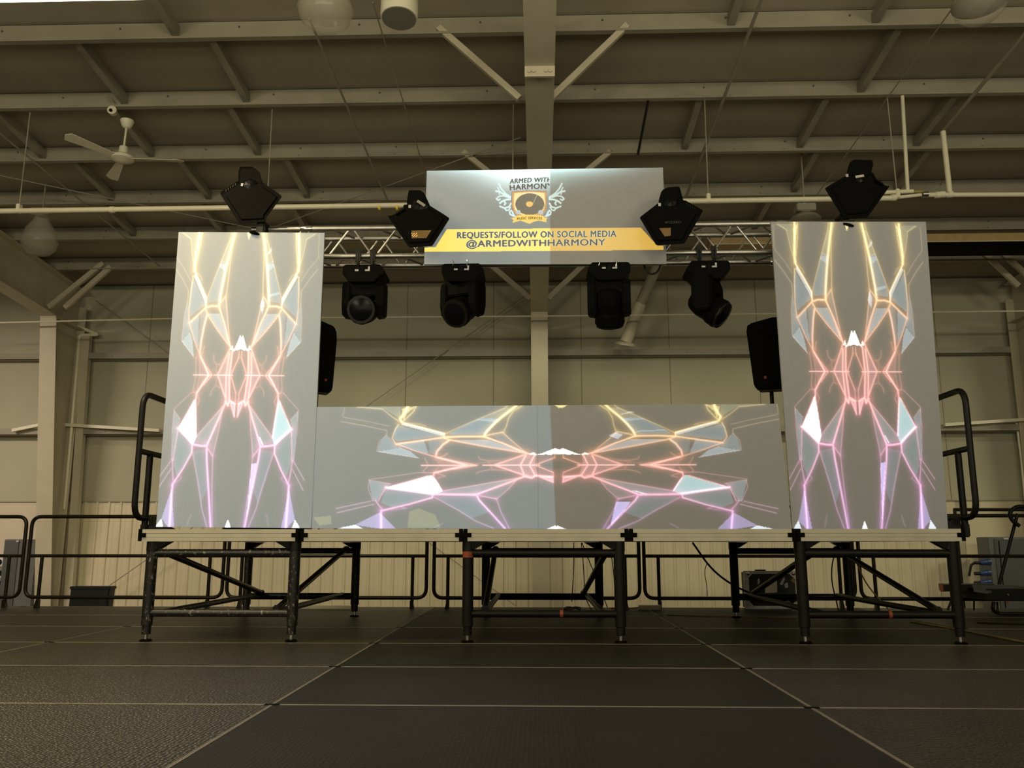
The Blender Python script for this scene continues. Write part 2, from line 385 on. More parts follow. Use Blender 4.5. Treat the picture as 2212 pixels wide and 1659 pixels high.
# flange braces
def brace(p, q, lab, wd=0.06):
    o = B().beam(p, q, wd, 0.05, (0, 1, 0)).build('flange_brace', 'col', loc=p)
    tag(o, lab, 'brace', 'diagonal rafter braces'); return o
Y = PY[0]
brace(aY(947, 60, Y-0.03), aY(1122, 213, Y-0.03), 'upper left diagonal brace from purlin down to the centre rafter above the sign')
brace(aY(1355, 55, Y-0.03), aY(1190, 213, Y-0.03), 'upper right diagonal brace from purlin down to the centre rafter above the sign')
Y = PY[2]
brace(aY(1000, 328, Y-0.03), aY(1132, 432, Y-0.03), 'left diagonal brace just visible over the top edge of the sign')
brace(aY(1318, 328, Y-0.03), aY(1190, 432, Y-0.03), 'right diagonal brace just visible over the top edge of the sign')
Y = PY[5]-0.03
brace(aY(1045, 560, Y), aY(1146, 645, Y), 'left diagonal brace reaching the centre column below the sign', 0.08)
brace(aY(1268, 565, Y), aY(1184, 645, Y), 'right diagonal brace reaching the centre column below the sign', 0.08)
brace(aY(224, 568, Y), aY(105, 664, Y), 'upper of two diagonal braces at the knee of the left frame', 0.08)
brace(aY(240, 576, Y), aY(140, 665, Y), 'lower of two diagonal braces at the knee of the left frame', 0.08)
brace(aY(2123, 545, Y), aY(2200, 618, Y), 'inner of two diagonal braces at the knee of the right frame', 0.08)
brace(aY(2162, 545, Y), aY(2225, 600, Y), 'outer of two diagonal braces at the knee of the right frame', 0.08)

# ------------------------------------------------------------------ rods, pipes, conduits
def rod(name, pts, r, m, lab, cat, group=None, n=8, rad=0.05):
    P = arc(pts, rad) if len(pts) > 2 else pts
    o = B().tube(P, r, n).build(name, m, loc=Vector(pts[0]), smooth=True); return tag(o, lab, cat, group)
rod('bracing_rod', [aY(1143, 633, 14.10), aY(236, 1265, 14.10)], 0.008, 'steel', 'thin wall bracing rod rising from lower left to the centre column', 'rod')
rod('bracing_rod', [aY(206, 649, 14.12), aY(1112, 1307, 14.12)], 0.008, 'steel', 'thin wall bracing rod falling from the left frame to behind the centre of the riser', 'rod')
def roofpt(x, y, dz=-0.03):
    r = ray(x, y); t = (6.25+dz-CAMZ)/(r.z+r.y/12.0); return CP+r*t
rod('bracing_rod', [roofpt(-40, 255), roofpt(345, 575)], 0.011, 'steel', 'roof bracing rod slanting down to the right at the far left', 'rod')
rod('bracing_rod', [roofpt(-10, 377), roofpt(545, 493)], 0.007, 'steel', 'thin roof cable running flat across the left side to the top of the left screen', 'rod')
rod('bracing_rod', [roofpt(1125, 297), roofpt(600, 487)], 0.007, 'steel', 'thin roof cable rising from the left truss end to the centre rafter', 'rod')
rod('bracing_rod', [roofpt(2056, 20), roofpt(1766, 419)], 0.007, 'steel', 'thin roof cable slanting down from the dome lamp at upper right', 'rod')
rod('hanging_wire', [roofpt(805, 5), roofpt(922, 385)], 0.007, 'steel', 'thin wire running along the roof from the round ceiling speaker', 'wire')
# conduits under the purlins running front to back
o = rod('roof_conduit', [roofpt(668, 40, -0.06), roofpt(840, 440, -0.06)], 0.013, 'steel', 'pale conduit under the roof running back from the glass lamp, left of centre', 'conduit')
o = rod('roof_conduit', [roofpt(1648, -8, -0.06), roofpt(1482, 425, -0.06)], 0.018, 'steel', 'pale conduit under the roof running back on the right of the sign', 'conduit')
rod('roof_conduit', [roofpt(2225, 60, -0.1), roofpt(2037, 283, -0.1)], 0.020, 'steel', 'pale pipe descending from the top right corner to the vertical drop pipe', 'pipe')

# black spring rod right of the rafter
p0 = aY(1400, 218, PY[1]-0.045); p1 = aY(1378, 334, PY[1]-0.045)
rod('spring_rod', [p0, p1], 0.014, 'black', 'short black rod hanging from a purlin just right of the centre rafter', 'rod')

# horizontal gas pipe
Y = PY[1]-0.02
def gp(x, y): return aY(x, y, Y)
pL, pR = gp(-60, 457), gp(1925, 428)
pipe = T('gas_pipe', 'long white horizontal pipe hung under the roof across the whole view', 'pipe', pL)
B().tube([pL, pR], 0.029, 14).build('pipe_run', 'pipe', pipe, smooth=True)
B().tube([pR, gp(1990, 421)], 0.018, 12).build('pipe_run', 'pipe', pipe, smooth=True)
B().tube([gp(2000, 421), gp(2280, 420)], 0.025, 14).build('pipe_run', 'pipe', pipe, smooth=True)
for x, y in ((243, 453), (1930, 427), (2035, 420), (2052, 420), (2025, 421)):
    q = gp(x, y); B().tube([q-Vector((0.025, 0, 0)), q+Vector((0.025, 0, 0))], 0.036, 14).build('coupling', 'pipe', pipe, smooth=True)
for x in (820, 858):
    q = gp(x, 448.5); B().tube([q-Vector((0.012, 0, 0)), q+Vector((0.012, 0, 0))], 0.0305, 14).build('pipe_marker', 'yellow', pipe, smooth=True, label='yellow tape band with a black arrow')
q = gp(1998, 420); B().tube([q-Vector((0.03, 0, 0)), q+Vector((0.03, 0, 0))], 0.032, 12).build('valve', 'chrome', pipe, smooth=True, label='brass and chrome shut-off valve')
B().beam(q+Vector((0, 0, 0.03)), q+Vector((-0.12, 0, 0.035)), 0.02, 0.006).build('valve_handle', 'yellow', pipe)
# drop pipes
B().tube(arc([gp(2037, 284), gp(2052, 420)], 0.02), 0.028, 12).build('drop_pipe', 'pipe', pipe, smooth=True)
B().tube([gp(1949, 206), gp(1961, 414)], 0.020, 12).build('drop_pipe', 'pipe', pipe, smooth=True)
B().tube([gp(1900, 416), gp(1972, 413)], 0.022, 12).build('drop_pipe', 'pipe', pipe, smooth=True)
for xt, yt, xb, yb_ in ((65, 243, 41, 452), (588, 236, 577, 445), (1109, 226, 1107, 442), (1522, 216, 1530, 430), (1916, 205, 1938, 420)):
    B().tube([gp(xt, yt), gp(xb, yb_)], 0.007, 8).build('hanger_rod', 'steel', pipe)
    q = gp(xb, yb_); B().box(q-Vector((0.02, 0.034, 0.045)), q+Vector((0.02, 0.034, 0.055))).build('hanger_clamp', 'pipe', pipe, bevel=0.006)
# thin wall pipe in front of the columns
P = [aY(-40, 698, 13.0), aY(370, 688, 13.0), aY(1150, 683, 13.0), aY(2300, 671, 13.0)]
rod('wall_pipe', P, 0.013, 'pipe', 'very long thin pale pipe crossing the back wall below the eaves', 'pipe', rad=0.4)
rod('wall_conduit', [aY(152, 699, 14.15), aY(213, 723, 14.15), aY(172, 724, 14.15), aY(155, 922, 14.1), aY(139, 1100, 14.15)], 0.028, 'pipe', 'bent white conduit running down beside the left column', 'conduit')
rod('wall_conduit', [aY(2155, 909, 14.2), aY(2196, 912, 14.2), aY(2206, 990, 14.2), aY(2222, 1150, 14.2)], 0.02, 'pipe', 'thin white conduit bending down beside the right column', 'conduit')
o = B().beam(aY(189, 724, 14.18), aY(148, 1318, 14.18), 0.13, 0.10, (0, 1, 0)).build('door_jamb_channel', 'col', loc=aY(148, 1318, 14.18)); tag(o, 'vertical cream steel jamb channel next to the bent conduit', 'steel post')
for a, b, lab in (((125, 917), (345, 930), 'slim white strut slanting across the wall right of the left column'), ((28, 930), (92, 917), 'short slim white strut left of the left column'),
                  ((2040, 918), (2260, 903), 'slim white strut slanting across the wall at the right edge')):
    o = B().beam(aY(*a, 14.08), aY(*b, 14.08), 0.05, 0.07, (0, 1, 0)).build('wall_strut', 'pipe', loc=aY(*a, 14.08)); tag(o, lab, 'strut')
rod('drain_pipe', [aY(1352, 738, 13.55), aY(1384, 655, 13.35)], 0.10, 'col', 'thick cream duct pipe rising from the wall girt right of the centre column', 'pipe', n=20)
rod('drain_pipe', [aY(1384, 655, 13.35), aY(1432, 545, 12.9)], 0.085, 'steel', 'grey upper length of the thick slanting duct pipe, right of centre', 'pipe', n=20)
o = B().lathe([(0.17, 0), (0.17, 0.02), (0.11, 0.05)], aY(1351, 745, 13.6), (0.15, -0.3, 1)).build('pipe_flange', 'col', loc=aY(1351, 745, 13.6)); tag(o, 'round flange at the foot of the slanting duct pipe', 'flange')
# tan beam at the right
Yt = 11.9
b0, b1 = aY(1535, 520, Yt), aY(2290, 508, Yt)
o = T('tan_beam', 'long tan wooden beam high behind the right screen', 'beam', b0)
B().box((b0.x, Yt, b0.z-0.045), (b1.x, Yt+0.25, b0.z+0.07)).build('board', 'tan', o)
B().box((b0.x, Yt-0.005, b0.z-0.056), (b1.x, Yt+0.02, b0.z-0.046)).build('painted_lit_edge', 'pipe', o)  # pale strip painted for the light along the beam's lower edge
B().box((aY(2005, 527, Yt).x, Yt+0.02, b0.z-0.17), (b1.x, Yt+0.3, b0.z-0.058)).build('dark_gap', 'plastic', o, label='black strip for the dark space under the tan beam')  # black strip stands in for the dark space below the beam

# ------------------------------------------------------------------ ceiling fixtures
# ceiling fan
q = aY(275, 262, PY[1]+0.0); fan = T('ceiling_fan', 'white three-bladed ceiling fan hanging at the upper left', 'fan', q)
qm = aY(265, 343, PY[1]+0.0)
B().lathe([(0.030, -0.085), (0.055, -0.06), (0.075, 0.0), (0.07, 0.01)], q, (0, 0, 1)).build('canopy', 'white', fan, smooth=True)
B().tube([q, qm+Vector((0, 0, 0.09))], 0.012, 10).build('downrod', 'white', fan, smooth=True)
B().lathe([(0.03, 0.15), (0.045, 0.14), (0.055, 0.05), (0.085, 0.045), (0.12, 0.02), (0.12, -0.01), (0.06, -0.04), (0.02, -0.05)], qm, (0, 0, 1)).build('motor_housing', 'white', fan, smooth=True)
for tx_, ty_ in ((150, 296), (395, 349), (236, 392)):
    d = aZ(tx_, ty_, qm.z)-qm; d.z = 0; d.normalize(); nn = Vector((-d.y, d.x, 0.25)).normalized()
    P = [qm+d*0.10+nn*0.035, qm+d*0.10-nn*0.035, qm+d*0.62-nn*0.075, qm+d*0.66, qm+d*0.62+nn*0.06]
    B().prism(P, (0, 0, 0.006)).build('blade', 'white', fan)
q = aY(243, 240, PY[1]-0.06); o = T('junction_box', 'small white round box with a short cable beside the ceiling fan', 'junction box', q)
B().lathe([(0.045, -0.03), (0.05, 0.03)], q, (0.2, -1, 0), 16).build('housing', 'white', o, smooth=True)
B().tube(arc([q+Vector((0, 0, 0.04)), q+Vector((0, 0, 0.12)), q+Vector((-0.08, 0, 0.17))], 0.06), 0.008).build('cable', 'steel', o)
B().lathe([(0.018, 0), (0.018, 0.01)], q+Vector((0, -0.035, -0.01)), (0, -1, 0)).build('lens', 'plastic', o)
# lamps with ballast boxes
def hid(px, Y, rpx, lab, boxy, h=0.16, m='glass'):
    q = aY(px[0], px[1], Y); r = rpx*Y/1830*1.05
    t = T('high_bay_lamp', lab, 'lamp', q, 'unlit high bay lamps')
    prof = [(r*0.35, h*1.2), (r*0.42, h), (r*0.8, h*0.55), (r, 0.0), (r*0.99, -0.005)]
    B().lathe(prof, q).build('reflector', m, t, smooth=True)
    B().lathe([(r*0.98, -0.005), (r*0.9, -h*0.3), (r*0.6, -h*0.55), (r*0.05, -h*0.62)], q).build('glass_cover', 'glass', t, smooth=True)
    B().box(q+Vector((-r*boxy, -0.08, h*1.2)), q+Vector((r*boxy, 0.08, h*1.2+0.10))).build('ballast_box', 'steel', t, bevel=0.01)
    zt = zb(Y)+0.2; B().tube([q+Vector((0, 0, h*1.2+0.08)), Vector((q.x, q.y, zt))], 0.01).build('stem', 'steel', t)
    return t
hid((85, 522), 10.6, 38, 'clear domed high bay lamp hanging at the left edge above the frame knee', 0.55, h=0.30)
hid((1740, 474), 10.1, 33, 'unlit conical high bay lamp above the truss, left of the right screen', 0.62, h=0.075, m='steel')
hid((703, 22), 6.2, 64, 'large clear glass dome lamp cut off by the top edge, left of the round speaker', 0.5, h=0.26)
hid((2115, 8), 6.2, 58, 'dome lamp cut off by the top edge near the right corner', 0.5, h=0.24, m='steel')
q = aY(862, 40, 6.3); t = T('ceiling_speaker', 'round white hanging speaker with a dark grille at the top edge', 'speaker', q)
B().lathe([(0.150, 0), (0.155, 0.02), (0.155, 0.30), (0.12, 0.36)], q, (0, 0.08, 1)).build('housing', 'white', t, smooth=True)
B().lathe([(0.142, -0.004), (0.142, 0.01)], q, (0, 0.08, 1)).build('grille', mat('grey_speaker_grille', (0.16, 0.15, 0.11), 0.7, bump=0.4, bscale=300), t, smooth=True)
B().tube([q+Vector((0, 0.02, 0.34)), Vector((q.x, q.y+0.02, zb(6.3)+0.2))], 0.008).build('stem', 'steel', t)
# lit strip lamp at the upper left
q0, q1 = aY(-260, 12, 5.52), aY(326, -1, 5.52); zc = (q0.z+q1.z)/2+0.012
t = T('strip_lamp', 'lit white strip lamp just inside the top left corner', 'lamp', (q1.x-0.6, 5.2, zc+0.03))
B().box((q0.x, 5.05, zc+0.02), (q1.x+0.02, 5.55, zc+0.10)).build('housing', 'white', t, bevel=0.01)
B().box((q0.x+0.02, 5.08, zc-0.01), (q1.x, 5.52, zc+0.02)).build('diffuser', 'tube', t)
l_ = area('strip_lamp_light', ((q0.x+q1.x)/2-0.3, 5.3, zc-0.03), ((q0.x+q1.x)/2-0.3, 5.3, 0), (2.6, 0.4), 150, (1.0, 0.80, 0.46))
for X in (q0.x+0.3, q1.x-0.3): B().tube([(X, 5.3, zc+0.1), (X, 5.3, zb(5.3)+0.24)], 0.006).build('hanger', 'steel', t)

# ================================================================== LOWER STAGE
colsX = [-8.54, -6.10, -3.66, -1.22, 1.22, 3.66, 6.10, 8.54]
rowsY = [1.60+1.22*k for k in range(8)]
YB = rowsY[-1]; cn = ['far left column', 'second column from left', 'third column from left', 'centre column', 'first column right of centre', 'second column right of centre', 'far right column']
legm = None
for i in range(7):
    for j in range(7):
        x0, x1, y0, y1 = colsX[i], colsX[i+1], rowsY[j], rowsY[j+1]
        if j < 2 and (i == 0 or i == 6): continue
        if j == 0 and i in (1, 5): continue
        g = 0.0015; e = 0.009 if j < 4 else 0.007
        t = T('stage_deck', f'black metal-edged stage deck board, {ORD[j]} row from the camera, {cn[i]}', 'stage deck', ((x0+x1)/2, (y0+y1)/2, -1.0), 'black stage deck boards')
        dm = 'deck' if i in (3,) or (i == 4 and j > 3) else 'deckhex'
        B().box((x0+g+e, y0+g+e, -0.03), (x1-g-e, y1-g-e, -0.001)).build('deck_board', dm, t)
        f = B(); f.box((x0+g, y0+g, -0.09), (x1-g, y0+g+e, 0)); f.box((x0+g, y1-g-e, -0.09), (x1-g, y1-g, 0))
        f.box((x0+g, y0+g+e, -0.09), (x0+g+e*0.6, y1-g-e, 0)); f.box((x1-g-e*0.6, y0+g+e, -0.09), (x1-g, y1-g-e, 0))
        f.build('edge_frame', 'seam', t)
        kb = B()
        for sx in (x0, x1):
            for sy in (y0, y1):
                ax = 1 if sx == x0 else -1; ay = 1 if sy == y0 else -1
                kb.box((sx+ax*g, sy+ay*g, -0.085), (sx+ax*0.035, sy+ay*(g+e+0.004), 0.0012))
        kb.build('corner_lock', 'plastic', t)
        for sx in (x0+0.08, x1-0.08):
            for sy in (y0+0.08, y1-0.08):
                B().tube([(sx, sy, HF), (sx, sy, -0.06)], 0.024, 8).build('leg', 'black', t)

# ================================================================== RISER
RY0, RY1, RT0, RB0 = 6.52, 8.96, 0.832, 0.742
RX = [-3.075+1.2525*k for k in range(6)]
for k in range(5):
    x0, x1 = RX[k]+0.004, RX[k+1]-0.004
    t = T('riser_deck', f'silver-edged raised riser platform, {ORD[k]} from the left', 'riser deck', ((x0+x1)/2, (RY0+RY1)/2, RB0), 'raised riser decks')
    B().box((x0+0.01, RY0+0.012, RT0-0.025), (x1-0.01, RY1-0.01, RT0-0.002)).build('deck_board', 'deck', t)
    fr = B()
    # front extrusion with grooves
    h = RT0-RB0
    for a, b, dy in ((0.0, 0.30, 0), (0.30, 0.34, 0.006), (0.34, 0.62, 0.002), (0.62, 0.66, 0.006), (0.66, 1.0, 0)):
        fr.box((x0+0.02, RY0+dy, RB0+h*a), (x1-0.02, RY0+0.03, RB0+h*b))
    fr.build('front_rail', 'fascia', t)
    B().box((x0+0.02, RY1-0.03, RB0), (x1-0.02, RY1, RT0)).build('rear_rail', 'fascia', t)
    for X in (x0, x1-0.03): B().box((X, RY0+0.03, RB0), (X+0.03, RY1-0.03, RT0)).build('side_rail', 'fascia', t)
    for X, sg in ((x0, 1), (x1, -1)):
        cb = B().box((X, RY0-0.004, RB0), (X+sg*0.028, RY0+0.03, RT0+0.002)); cb.box((X, RY0-0.006, RB0+0.03), (X+sg*0.058, RY0+0.02, RB0+0.062))
        cb.build('corner_bracket', 'plastic', t)

def riser_frame(xa, xb, kind, m, label):
    """one folding leg frame: kind = which way the side diagonals lean (left, right)"""
    YF, YR = 6.57, 8.80; z1, z2 = 0.652, 0.205
    t = T('riser_leg_frame', label, 'leg frame', ((xa+xb)/2, (YF+YR)/2, 0), 'black riser leg frames')
    for X in (xa, xb):
        for Yc in (YF, YR):
            sx = 1 if X == xb else -1
            L = B().lathe([(0.034, 0.05), (0.034, 0.115), (0.042, 0.116), (0.042, RB0-0.06)], (X, Yc, 0), n=20).build('leg', m, t, smooth=True)
            B().lathe([(0.045, RB0-0.075), (0.045, RB0-0.002)], (X, Yc, 0), n=20).build('collar', 'black', L, smooth=True)
            B().lathe([(0.016, 0.012), (0.016, 0.052)], (X, Yc, 0), n=12).build('levelling_screw', 'chrome', L, smooth=True)
            B().lathe([(0.046, 0.0005), (0.046, 0.008), (0.035, 0.014)], (X, Yc, 0), n=20).build('foot_pad', 'plastic', L, smooth=True)
            s2 = -sx
            B().prism([(X+s2*0.03, Yc-0.04, RB0-0.003), (X+s2*0.15, Yc-0.03, RB0-0.003), (X+s2*0.05, Yc-0.03, RB0-0.06), (X+s2*0.03, Yc-0.04, RB0-0.06)], (0, 0.07, 0)).build('gusset', 'black', L)
    r = 0.030
    for Yc in (YF, YR):
        for z in (z1, z2):
            B().tube([(xa+0.03, Yc, z), (xb-0.03, Yc, z)], r if z == z1 else r*0.93, 14).build('cross_bar', m, t, smooth=True)
    i_ = 0.13
    for X, kd, s in ((xa, kind[0], 1), (xb, kind[1], -1)):
        Xi = X+s*i_
        B().tube([(Xi, YF+0.02, z2+0.01), (Xi, YR-0.02, z2+0.01)], 0.024, 12).build('side_bar', m, t, smooth=True)
        if kd == 'down': a, b = (Xi-s*0.03, YF+0.03, z1), (Xi+s*0.03, YR-0.04, z2+0.03)
        else: a, b = (Xi, YF+0.04, z2+0.03), (Xi-s*0.03, YR-0.02, z1+0.02)
        B().tube([a, b], 0.025, 12).build('diagonal_brace', m, t, smooth=True)
        for e in (a, b): B().beam(Vector(e)-Vector((0.03, 0, 0)), Vector(e)+Vector((0.03, 0, 0)), 0.05, 0.055).build('hinge_bracket', 'black', t, bevel=0.01)
    return t
riser_frame(-2.975, -1.865, ('down', 'up'), 'chip', 'black riser leg frame with chipped paint under the left screen')
f3 = riser_frame(-0.535, 0.61, ('up', 'down'), 'black', 'black riser leg frame under the centre of the low screen')
f5 = riser_frame(1.97, 3.10, ('down', 'up'), 'black', 'clean black riser leg frame under the right screen')
for f, X, zz in ((f3, 0.17, 0.205), (f5, 2.60, 0.205)):
    B().tube([(X-0.012, 6.57, zz), (X+0.012, 6.57, zz)], 0.0288, 14).build('marking_tape', 'mark', f, smooth=True, label='orange tape band')
B().lathe([(0.0428, 0.62), (0.0428, 0.665)], (-0.535, 6.57, 0), n=20).build('marking_tape', 'mark', f3, smooth=True, label='red tape band')

# guard rails at both ends of the riser
def side_rail(X, s, lab):
    t = T('riser_guard_rail', lab, 'guard rail', (X, 6.75, RT0), 'riser end guard rails')
    Ya, Yb = 6.62, 8.80; zt, zm, zl = 1.915, 1.448, 0.925; r = 0.024
    B().tube(arc([(X, Ya, zt-0.4), (X, Ya, zt), (X, Yb, zt), (X, Yb, zl), (X, Ya, zl), (X, Ya, zt-0.4)], 0.13), r, 14).build('outer_tube', 'black', t, smooth=True)
    B().tube([(X, Ya, zm), (X, Yb, zm)], r*0.95, 12).build('middle_bar', 'black', t, smooth=True)
    for Yp in (Ya+0.20, Yb-0.20):
        B().tube([(X, Yp, zm), (X, Yp, RT0+0.02)], r*1.05, 12).build('post', 'black', t, smooth=True)
        B().box((X-0.026, Yp-0.026, RB0+0.03), (X+0.026, Yp+0.026, RT0+0.05)).build('post_socket', 'black', t, bevel=0.008)
        B().prism([(X-s*0.03, Yp, RT0+0.001), (X-s*0.26, Yp, RT0+0.001), (X-s*0.22, Yp, RT0+0.02), (X-s*0.03, Yp, RT0+0.10)], (0, 0.02, 0)).build('gusset', 'black', t)
    return t
side_rail(-3.168, -1, 'black tube guard rail on the left end of the riser beside the left screen')
side_rail(3.335, 1, 'black tube guard rail on the right end of the riser beside the right screen')

# guard rails along the back of the lower stage
YRL = 9.86
def back_rail(xa, xb, lab, Y=YRL, inner=0.16):
    t = T('stage_guard_rail', lab, 'guard rail', ((xa+xb)/2, Y, 0), 'guard rails along the back of the stage')
    zt, zm, zl = aY(1150, 1115, YRL).z, aY(1150, 1201, YRL).z, aY(1150, 1292, YRL).z
    r = 0.021
    B().tube(arc([((xa+xb)/2, Y, zt), (xb, Y, zt), (xb, Y, zl), (xa, Y, zl), (xa, Y, zt), ((xa+xb)/2, Y, zt)], 0.11), r, 12).build('outer_tube', 'rail', t, smooth=True)
    B().tube([(xa, Y, zm), (xb, Y, zm)], r*0.9, 12).build('middle_bar', 'rail', t, smooth=True)
    for X, s in ((xa+inner, 1), (xb-inner, -1)):
        B().tube([(X, Y, zm), (X, Y, 0.004)], r*0.95, 12).build('post', 'rail', t, smooth=True)
        B().prism([(X-s*0.03, Y-0.03, 0), (X+s*0.02, Y-0.03, 0), (X+s*0.02, Y-0.03, 0.09), (X-s*0.01, Y-0.03, 0.09)], (0, 0.05, 0)).build('foot', 'rail', t)
    return t
def bx(x): return aY(x, 1203, YRL).x
back_rail(bx(-372), bx(50), 'black stage rail cut off by the left edge of the view')
back_rail(bx(62), bx(484), 'black stage rail in front of the black tub and left cabinet')
back_rail(bx(494), bx(922), 'black stage rail behind the second riser platform')
back_rail(bx(938), bx(1380), 'black stage rail behind the centre riser platform')
back_rail(bx(1391), bx(1842), 'black stage rail behind the road case')
back_rail(bx(1855), bx(2310), 'black stage rail in front of the right wall cabinet')
Yn = 9.86+1.1
t = T('stair_rail', 'second black tube rail just behind the right end of the stage rail', 'guard rail', (aY(2150, 1100, Yn).x, Yn, HF))
z1 = aY(2150, 1102, Yn).z
B().tube([aY(2060, 1101, Yn), aY(2330, 1101, Yn)], 0.021, 12).build('top_bar', 'rail', t, smooth=True)
for x in (2062, 2328): B().tube([aY(x, 1101, Yn), Vector((aY(x, 1101, Yn).x, Yn, HF))], 0.02).build('post', 'rail', t, smooth=True)

# ================================================================== PROJECTED PICTURES
ZS = 5.821
def A_(L): return [(330+x/ZS, 495+y/ZS) for x, y in L]
def B_(L): return [(330+x/ZS, 720+y/ZS) for x, y in L]
def C_(L): return [(330+x/ZS, 880+y/ZS) for x, y in L]
# (points, width px, strength, whiteness)
LN = [
 (A_([(590,30),(575,150),(530,420),(530,520)]), 3.0, 1.25, .35), (A_([(625,30),(600,200),(540,480)]), 1.6, .55, .2),
 (A_([(380,50),(480,120),(500,330),(520,490)]), 1.3, .35, .5), (A_([(330,60),(300,330),(310,370),(400,500),(470,640)]), 1.0, .16, .9),
 (A_([(285,490),(370,620),(450,770),(440,900)]), 1.0, .22, .9),
 (A_([(530,530),(600,680),(680,870),(668,985)]), 1.8, 1.1, .6), (A_([(550,540),(600,585),(620,640)]), 1.2, .3, .2),
 (A_([(668,985),(740,962),(835,965)]), 2.4, 1.0, .3), (A_([(668,985),(600,1050),(458,1180)]), 2.2, .9, .35),
 (A_([(835,965),(860,800),(900,600),(950,380),(1000,180),(1035,30)]), 3.0, 1.2, .35), (A_([(1060,30),(1010,200),(975,420),(950,650),(925,840)]), 1.4, .45, .2),
 (A_([(685,870),(740,720),(860,410),(980,110),(1000,30)]), 1.3, .4, .3),
 (A_([(835,965),(870,900),(922,835)]), 1.8, .6, .3), (A_([(922,835),(930,960),(950,1200),(972,1440)]), 1.4, .55, .3),
 (A_([(838,975),(900,1180),(978,1480)]), 2.2, 1.0, .4), (A_([(668,1000),(700,1085),(820,1270),(985,1490)]), 1.8, .8, .35),
 (A_([(685,1075),(650,1200),(612,1400),(592,1570)]), 2.4, .9, .3), (A_([(510,590),(485,750),(455,1000),(458,1180),(520,1390),(590,1570)]), 1.4, .6, .4),
 (A_([(440,900),(395,1100),(363,1400),(520,1615)]), 1.0, .22, .9),
 (B_([(975,185),(815,520),(920,830),(950,880)]), 2.0, .8, .3), (B_([(598,280),(645,380),(705,523),(625,640),(552,750)]), 2.4, 1.1, .4),
 (B_([(610,310),(748,523),(640,650)]), 1.4, .6, .3), (B_([(515,523),(742,523)]), 1.2, .9, .9), (B_([(770,523),(1005,523)]), 1.2, .9, .9),
 (B_([(965,250),(925,520),(920,830)]), 2.0, .8, .4), (B_([(1005,220),(962,520),(965,840)]), 2.0, .8, .4),
 (B_([(1082,300),(985,520),(1045,745)]), 1.5, .7, .2), (B_([(1088,220),(1082,300)]), 1.4, .5, .3), (B_([(1045,745),(1040,860)]), 1.2, .5, .3),
 (B_([(850,385),(800,385),(770,340),(770,270)]), 1.1, .3, .1), (B_([(860,680),(790,655),(740,720),(725,775)]), 1.1, .3, .1),
 (B_([(800,400),(800,640)]), 1.5, .2, .1), (B_([(900,300),(830,400),(740,480)]), 1.2, .15, .1),
 (B_([(545,300),(545,520),(510,700),(515,740)]), 1.2, .3, .2), (B_([(590,300),(590,520),(560,700)]), 1.2, .25, .2),
 (B_([(915,850),(945,905),(965,840),(1035,880)]), 2.6, 1.1, .5), (B_([(975,860),(1025,1045),(1035,880)]), 1.8, .8, .3),
 (B_([(915,870),(840,1050),(685,1400)]), 2.2, 1.1, .35), (B_([(900,890),(720,1100),(545,1300)]), 1.3, .45, .3), (B_([(890,900),(830,1220),(755,1545)]), 1.3, .4, .3),
 (B_([(552,750),(540,850),(545,1300)]), 2.0, .9, .4), (B_([(520,840),(320,1195)]), 1.4, .7, .5),
 (B_([(320,1195),(430,1310),(505,1395)]), 3.0, 1.2, .7), (B_([(505,1395),(600,1412),(680,1415)]), 2.8, 1.1, .35),
 (B_([(560,745),(490,740),(270,950),(245,1200),(235,1600)]), 1.0, .25, .8), (B_([(265,960),(350,1080)]), 1.0, .2, .9),
 (B_([(320,1200),(280,1450),(258,1600)]), 1.4, .5, .5), (B_([(650,160),(620,260),(600,280)]), 1.1, .35, .2), (B_([(560,760),(590,850),(560,900)]), 1.1, .35, .2),
 (C_([(500,470),(490,570),(380,770),(248,970)]), 2.0, .9, .4), (C_([(248,970),(238,1100),(208,1515)]), 2.7, 1.0, .35),
 (C_([(248,660),(250,800),(258,960)]), 1.6, .5, .3), (C_([(340,860),(360,890),(260,970)]), 1.0, .3, .2),
 (C_([(680,490),(680,650),(700,1000),(728,1515)]), 2.5, .9, .4), (C_([(680,490),(755,612)]), 1.8, .6, .2), (C_([(755,612),(745,1000),(745,1515)]), 1.4, .4, .2),
 (C_([(500,560),(570,950),(620,1280),(680,1500)]), 1.4, .35, .5), (C_([(225,680),(65,900)]), 1.2, .3, .9), (C_([(232,770),(60,1030)]), 1.2, .3, .9),
 (C_([(480,1340),(430,1480)]), 1.4, .12, .9),
]
